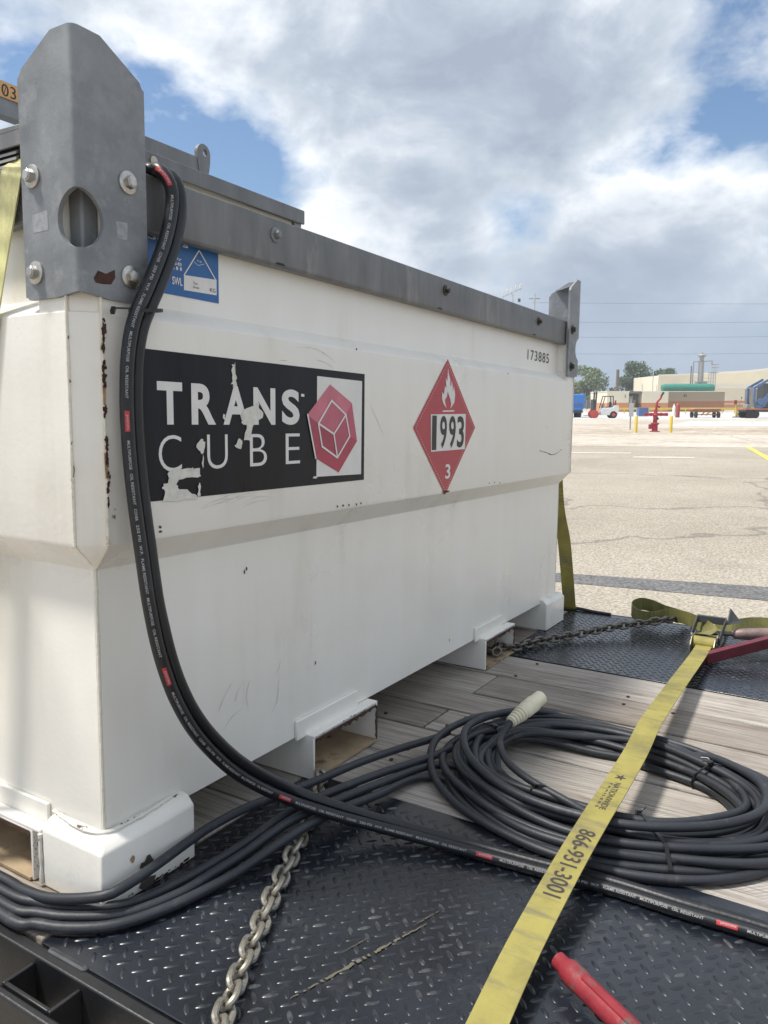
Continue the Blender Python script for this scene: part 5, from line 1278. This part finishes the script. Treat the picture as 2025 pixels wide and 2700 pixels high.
# green tank behind the shed
o, s = yt('storage_tank', 'long green horizontal storage tank showing above the shed roof', 'storage tank', 1806, 1083)
r = 11.0*s; zc2 = (1083-1024.5)*s
MB().lathe(((1747-1806)*s, 1, zc2), (1, 0, 0), [(0, r*.82), (.3, r*.95), (.8, r), (5.2, r)], 24).build('tank_end', 'tank_green', o, smooth=30)
MB().lathe(((1776-1806)*s, 1, zc2), (1, 0, 0), [(0, r*1.04), (8.2, r*1.04), (8.7, r*.98), (9.0, r*.8)], 24).build('tank_shell', 'tank_green', o, smooth=30)
for x in (-4, 0, 4): MB().box(x-.3, x+.3, 0, 2, 0, zc2-r*.8).build('saddle', 'machine_grey', o)
# scrubber stack
o, s = yt('exhaust_stack', 'grey metal exhaust stack with wide cap and pipe arms above the shed', 'stack', 1843, 1082.5)
Zp = lambda y: (1082.5-y)*s
MB().cyl((0, 0, 0), (0, 0, Zp(956)), 6.0*s, n=18).build('stack_shell', 'machine_grey', o, smooth=True); MB().cyl((-6.6*s, 0, 0), (-6.6*s, 0, Zp(955)), 1.6*s, n=10).build('side_pipe', 'machine_grey', o, smooth=True)
MB().cyl((5.6*s, .1, 0), (5.6*s, .1, Zp(958)), 1.6*s, n=10).build('side_pipe', 'machine_grey', o, smooth=True)
MB().lathe((0, 0, Zp(955)), (0, 0, 1), [(0, 5.2*s), (8*s, 5*s), (12*s, 9*s), (14*s, 13*s), (15.5*s, 12*s), (17*s, 3*s), (22*s, 2*s)], 18).build('stack_cap', 'machine_grey', o, smooth=30)
MB().beam((-21*s, 0, Zp(957.5)), (29*s, 0, Zp(955)), 2*s, 2*s).build('cross_arm', 'machine_grey', o)
for x, a in ((27, 964), (-21, 1030)): MB().beam((x*s, 0, Zp(957)), (x*s, 0, Zp(a)), 2.2*s, 2.2*s).build('drop_pipe', 'machine_grey', o)
MB().beam((-26*s, 0, 0), (-26*s, 0, Zp(968)), 2.2*s, 2.2*s).build('vent_pipe', 'door_grey', o)
MB().box(-12*s, 14*s, -.8, .8, Zp(1020), Zp(1008)).build('stack_base', 'machine_grey', o); 
for z in (998, 1006): MB().beam((-30*s, 0, Zp(z)), (36*s, 0, Zp(z+2)), .8*s, .8*s).build('pipe', 'sign_pale', o)
# ladder tower beside the stack
o, s = yt('ladder_tower', 'slim pale lattice ladder tower right of the exhaust stack', 'tower', 1876, 1082.5)
for x in (-6.5, 5.5):
    for y in (0, 1.2): MB().beam((x*s, y, 0), (x*s, y, Zp(962 if x > 0 else 985)), 1.6*s, 1.6*s).build('leg', 'sign_pale', o)
for i in range(16):
    z = Zp(1034-i*4.6); MB().beam((-6.5*s, 0, z), (5.5*s, 0, z), .9*s, 1.0*s).build('rung', 'sign_pale', o)
MB().box(-7*s, 12*s, -.4, 1.6, Zp(985), Zp(984)).build('platform', 'machine_grey', o)
for z in (964, 972): MB().beam((-6*s, 0, Zp(z)), (13*s, 0, Zp(z)), .8*s, .8*s).build('handrail', 'cylinder_red', o)

# poles, wires
def pole(name, label, px, py_b, py_t, r, m, cat='pole'):
    o, s = yt(name, label, cat, px, py_b); MB().cyl((0, 0, 0), (0, 0, (py_b-py_t)*s), r, r*.75, 10).build('post', m, o, smooth=True); return o, s
pole('chimney_pole', 'dark brown bare pole between the two tree groups', 1625, 1080, 977, .50, 'pole_wood')
for px, t, lab in ((1691, 1014, 'thin pale pole left of the dense tree'), (1718, 980, 'thin pale pole in front of the dense tree'), (1729, 1015, 'short pale pole beside the green tank')): pole('thin_pole', lab, px, 1080, t, .13, 'sign_pale')
o, s = pole('light_mast', 'floodlight mast rising behind the tank rail', 1346, 1079, 786, .16, 'pole_pale')
for i in range(5):
    x = (-26+i*11)*s*1.0; z = (1079-792+i*5.0+((i % 2)*2))*s
    f = MB().box(x-.22, x+.22, -.5, -.1, z, z+1.05).build('floodlight', 'lamp_white', o, bevel=.06)
    MB().beam((x, -.05, z-.8), (x, -.05, z+.4), .07, .07).build('lamp_arm', 'machine_grey', o)
MB().beam((-28*s, 0, (1079-795)*s), (22*s, 0, (1079-772)*s), .12, .12).build('cross_bar', 'machine_grey', o)
MB().box(13*s, 19*s, -.4, .4, (1079-806)*s, (1079-798)*s).build('junction_box', 'machine_dark', o)
up, su = pole('utility_pole', 'pale wooden utility pole rising behind the tank rail near its far end', 1402, 1078, 786, .33, 'pole_pale', 'utility pole')
MB().beam((-14*su, 0, (1078-798)*su), (14*su, 0, (1078-798)*su), .14, .18).build('cross_arm', 'pole_wood', up)
def fp(px, py, dist):
    d = _ray(px, py, BW); return CW + d*(dist/d.dot(FW2))
for i, (ya, yb) in enumerate(((798, 802), (848, 843), (888, 880), (932, 924))):
    A, B = fp(1402, ya, 220), fp(2420, yb-2, 205); pts = []
    for k in range(25):
        t_ = k/24; p = A.lerp(B, t_); p.z -= 1.2*math.sin(math.pi*t_)*(0.9 if i else 0.6)-0.5*math.sin(math.pi*t_); pts.append(p)
    w_ = MB().tube(pts, .035, 5).build('power_line', 'wire', smooth=True)
    tag(w_, ['topmost power line crossing the sky at the right', 'second power line from the top crossing the sky', 'third power line from the top crossing the sky', 'lowest power line crossing the sky above the trees'][i], 'power line', 'power lines across the sky')
fa = fp(2420, 800, 205); 
o = thing('utility_pole', 'far wooden utility pole carrying the power lines beyond the right edge', 'utility pole', (fa.x, fa.y, 0), Matrix.Identity(4))
MB().cyl((fa.x, fa.y, 0), (fa.x, fa.y, fa.z+1), .3, .2, 10).build('post', 'pole_wood', o)

# trees
def tree(name, label, px, py, top, halfw, leaf, seed, n=2600, trunk=.35, low=.18, lobes=14):
    o, s = yt(name, label, 'tree', px, py, 'trees behind the yard'); rt_ = random.Random(seed); H = (py-top)*s; Wd_ = halfw*s
    tb = MB(); tb.tube(catmull([(0, 0, 0), (.1, .1, H*.25), (0, 0, H*.5), (.1, 0, H*.75)], .5), lambda t: trunk*(1-.8*t), 8)
    L_ = []
    for i in range(lobes):
        q = rt_.uniform(0, 6.28); hz_ = rt_.uniform(low+.08, .88); wr = Wd_*(.72 if hz_ < .7 else .42)*rt_.uniform(.25, 1)
        c = Vector((wr*math.cos(q), wr*math.sin(q), H*hz_)); R_ = Wd_*rt_.uniform(.26, .44); L_.append((c, R_))
        tb.tube(catmull([(0, 0, H*max(.15, hz_-.3)), c*.5+Vector((0, 0, H*(hz_-.1)*.5)), c], .6), lambda t: trunk*.4*(1-.8*t), 5)
    tb.build('trunk', 'bark', o, smooth=True)
    lf = MB()
    for i in range(n):
        c, R_ = rt_.choice(L_); v = Vector((rt_.gauss(0, 1), rt_.gauss(0, 1), rt_.gauss(0, 1))).normalized()*R_*rt_.uniform(.55, 1.08); v.z *= .8
        p = c+v
        if p.z > H: p.z = H-rt_.random()*.4
        if p.z < low*H*.5: continue
        a = Vector((rt_.gauss(0, 1), rt_.gauss(0, 1), rt_.gauss(0, 1))).normalized(); b = a.orthogonal().normalized(); sz = rt_.uniform(.22, .55)
        cc = a.cross(b); lf.poly([p+b*sz, p+cc*sz*.6, p-b*sz*.7, p-cc*sz*.6+a*sz*.3])
    lf.build('crown', leaf, o, open_=True)
tree('leafy_tree', 'pale green tree behind the blue truck and forklift', 1548, 1078, 962, 56, 'leaf_pale', 1, 4600, low=.06, lobes=26)
tree('leafy_tree', 'large dense dark green tree right of the bare pole', 1676, 1078, 953, 54, 'leaf_dark', 2, 5600, low=.12, lobes=28)
tree('leafy_tree', 'smaller dark green tree behind the green storage tank', 1746, 1078, 971, 46, 'leaf_dark', 3, 4200, low=.12, lobes=20)
tree('leafy_tree', 'low pale tree beside the bare pole', 1606, 1078, 1016, 26, 'leaf_pale', 4, 900, low=.05, lobes=9)
tree('leafy_tree', 'pale tree hidden beside the far tank corner', 1470, 1078, 985, 45, 'leaf_pale', 6, 1800, low=.05)
# far fence and hedge behind the truck
o, s = yt('yard_fence', 'dark mesh fence behind the forklift', 'fence', 1540, 1080)
for i in range(12): MB().box((1440+i*15-1540)*s, (1440+i*15-1540)*s+.12, 0, .12, 0, 2.6).build('fence_post', 'machine_grey', o)
MB().box((1440-1540)*s, (1612-1540)*s, .15, .22, .3, 2.4).build('fence_mesh', 'door_grey', o)
hd_ = MB(); rh = random.Random(9)
for i in range(9000):
    t_ = rh.random(); px_ = 700+1800*t_; p = gp(px_, 1071); hh2 = 3.0+2.4*noise.noise(Vector((px_*.01, 3, 1)))+1.5*noise.noise(Vector((px_*.05, 1, 1)))
    p = p + FW2*rh.uniform(0, 12); p.z = rh.random()**.7*hh2*1.6
    a = Vector((rh.gauss(0, 1), rh.gauss(0, 1), rh.gauss(0, 1))).normalized(); b = a.orthogonal().normalized(); cc = a.cross(b); sz = rh.uniform(.5, 1.1)
    hd_.poly([p+b*sz, p+cc*sz*.6, p-b*sz*.7, p-cc*sz*.6])
h_ = hd_.build('far_woods', 'leaf_dark', open_=True); tag(h_, 'distant line of trees along the horizon', 'woods', kind='stuff')
# humid summer air over the yard
hzm = bpy.data.materials.new('haze'); hzm.use_nodes = True; t_ = hzm.node_tree; t_.nodes.clear()
vo = N(t_, 'ShaderNodeVolumePrincipled'); vo.inputs['Color'].default_value = (0.86, 0.90, 0.95, 1); vo.inputs['Density'].default_value = 0.0008; vo.inputs['Anisotropy'].default_value = 0.2
mo = N(t_, 'ShaderNodeOutputMaterial'); t_.links.new(vo.outputs[0], mo.inputs['Volume']); MATS['haze'] = hzm
hb = MB().box(-120, 420, -300, 420, -1.0, 30).build('haze', 'haze'); hb['kind'] = 'stuff'; tag(hb, 'pale humid haze in the air over the yard', 'haze')
for ob in bpy.data.objects:
    if '_b' in ob: del ob['_b']
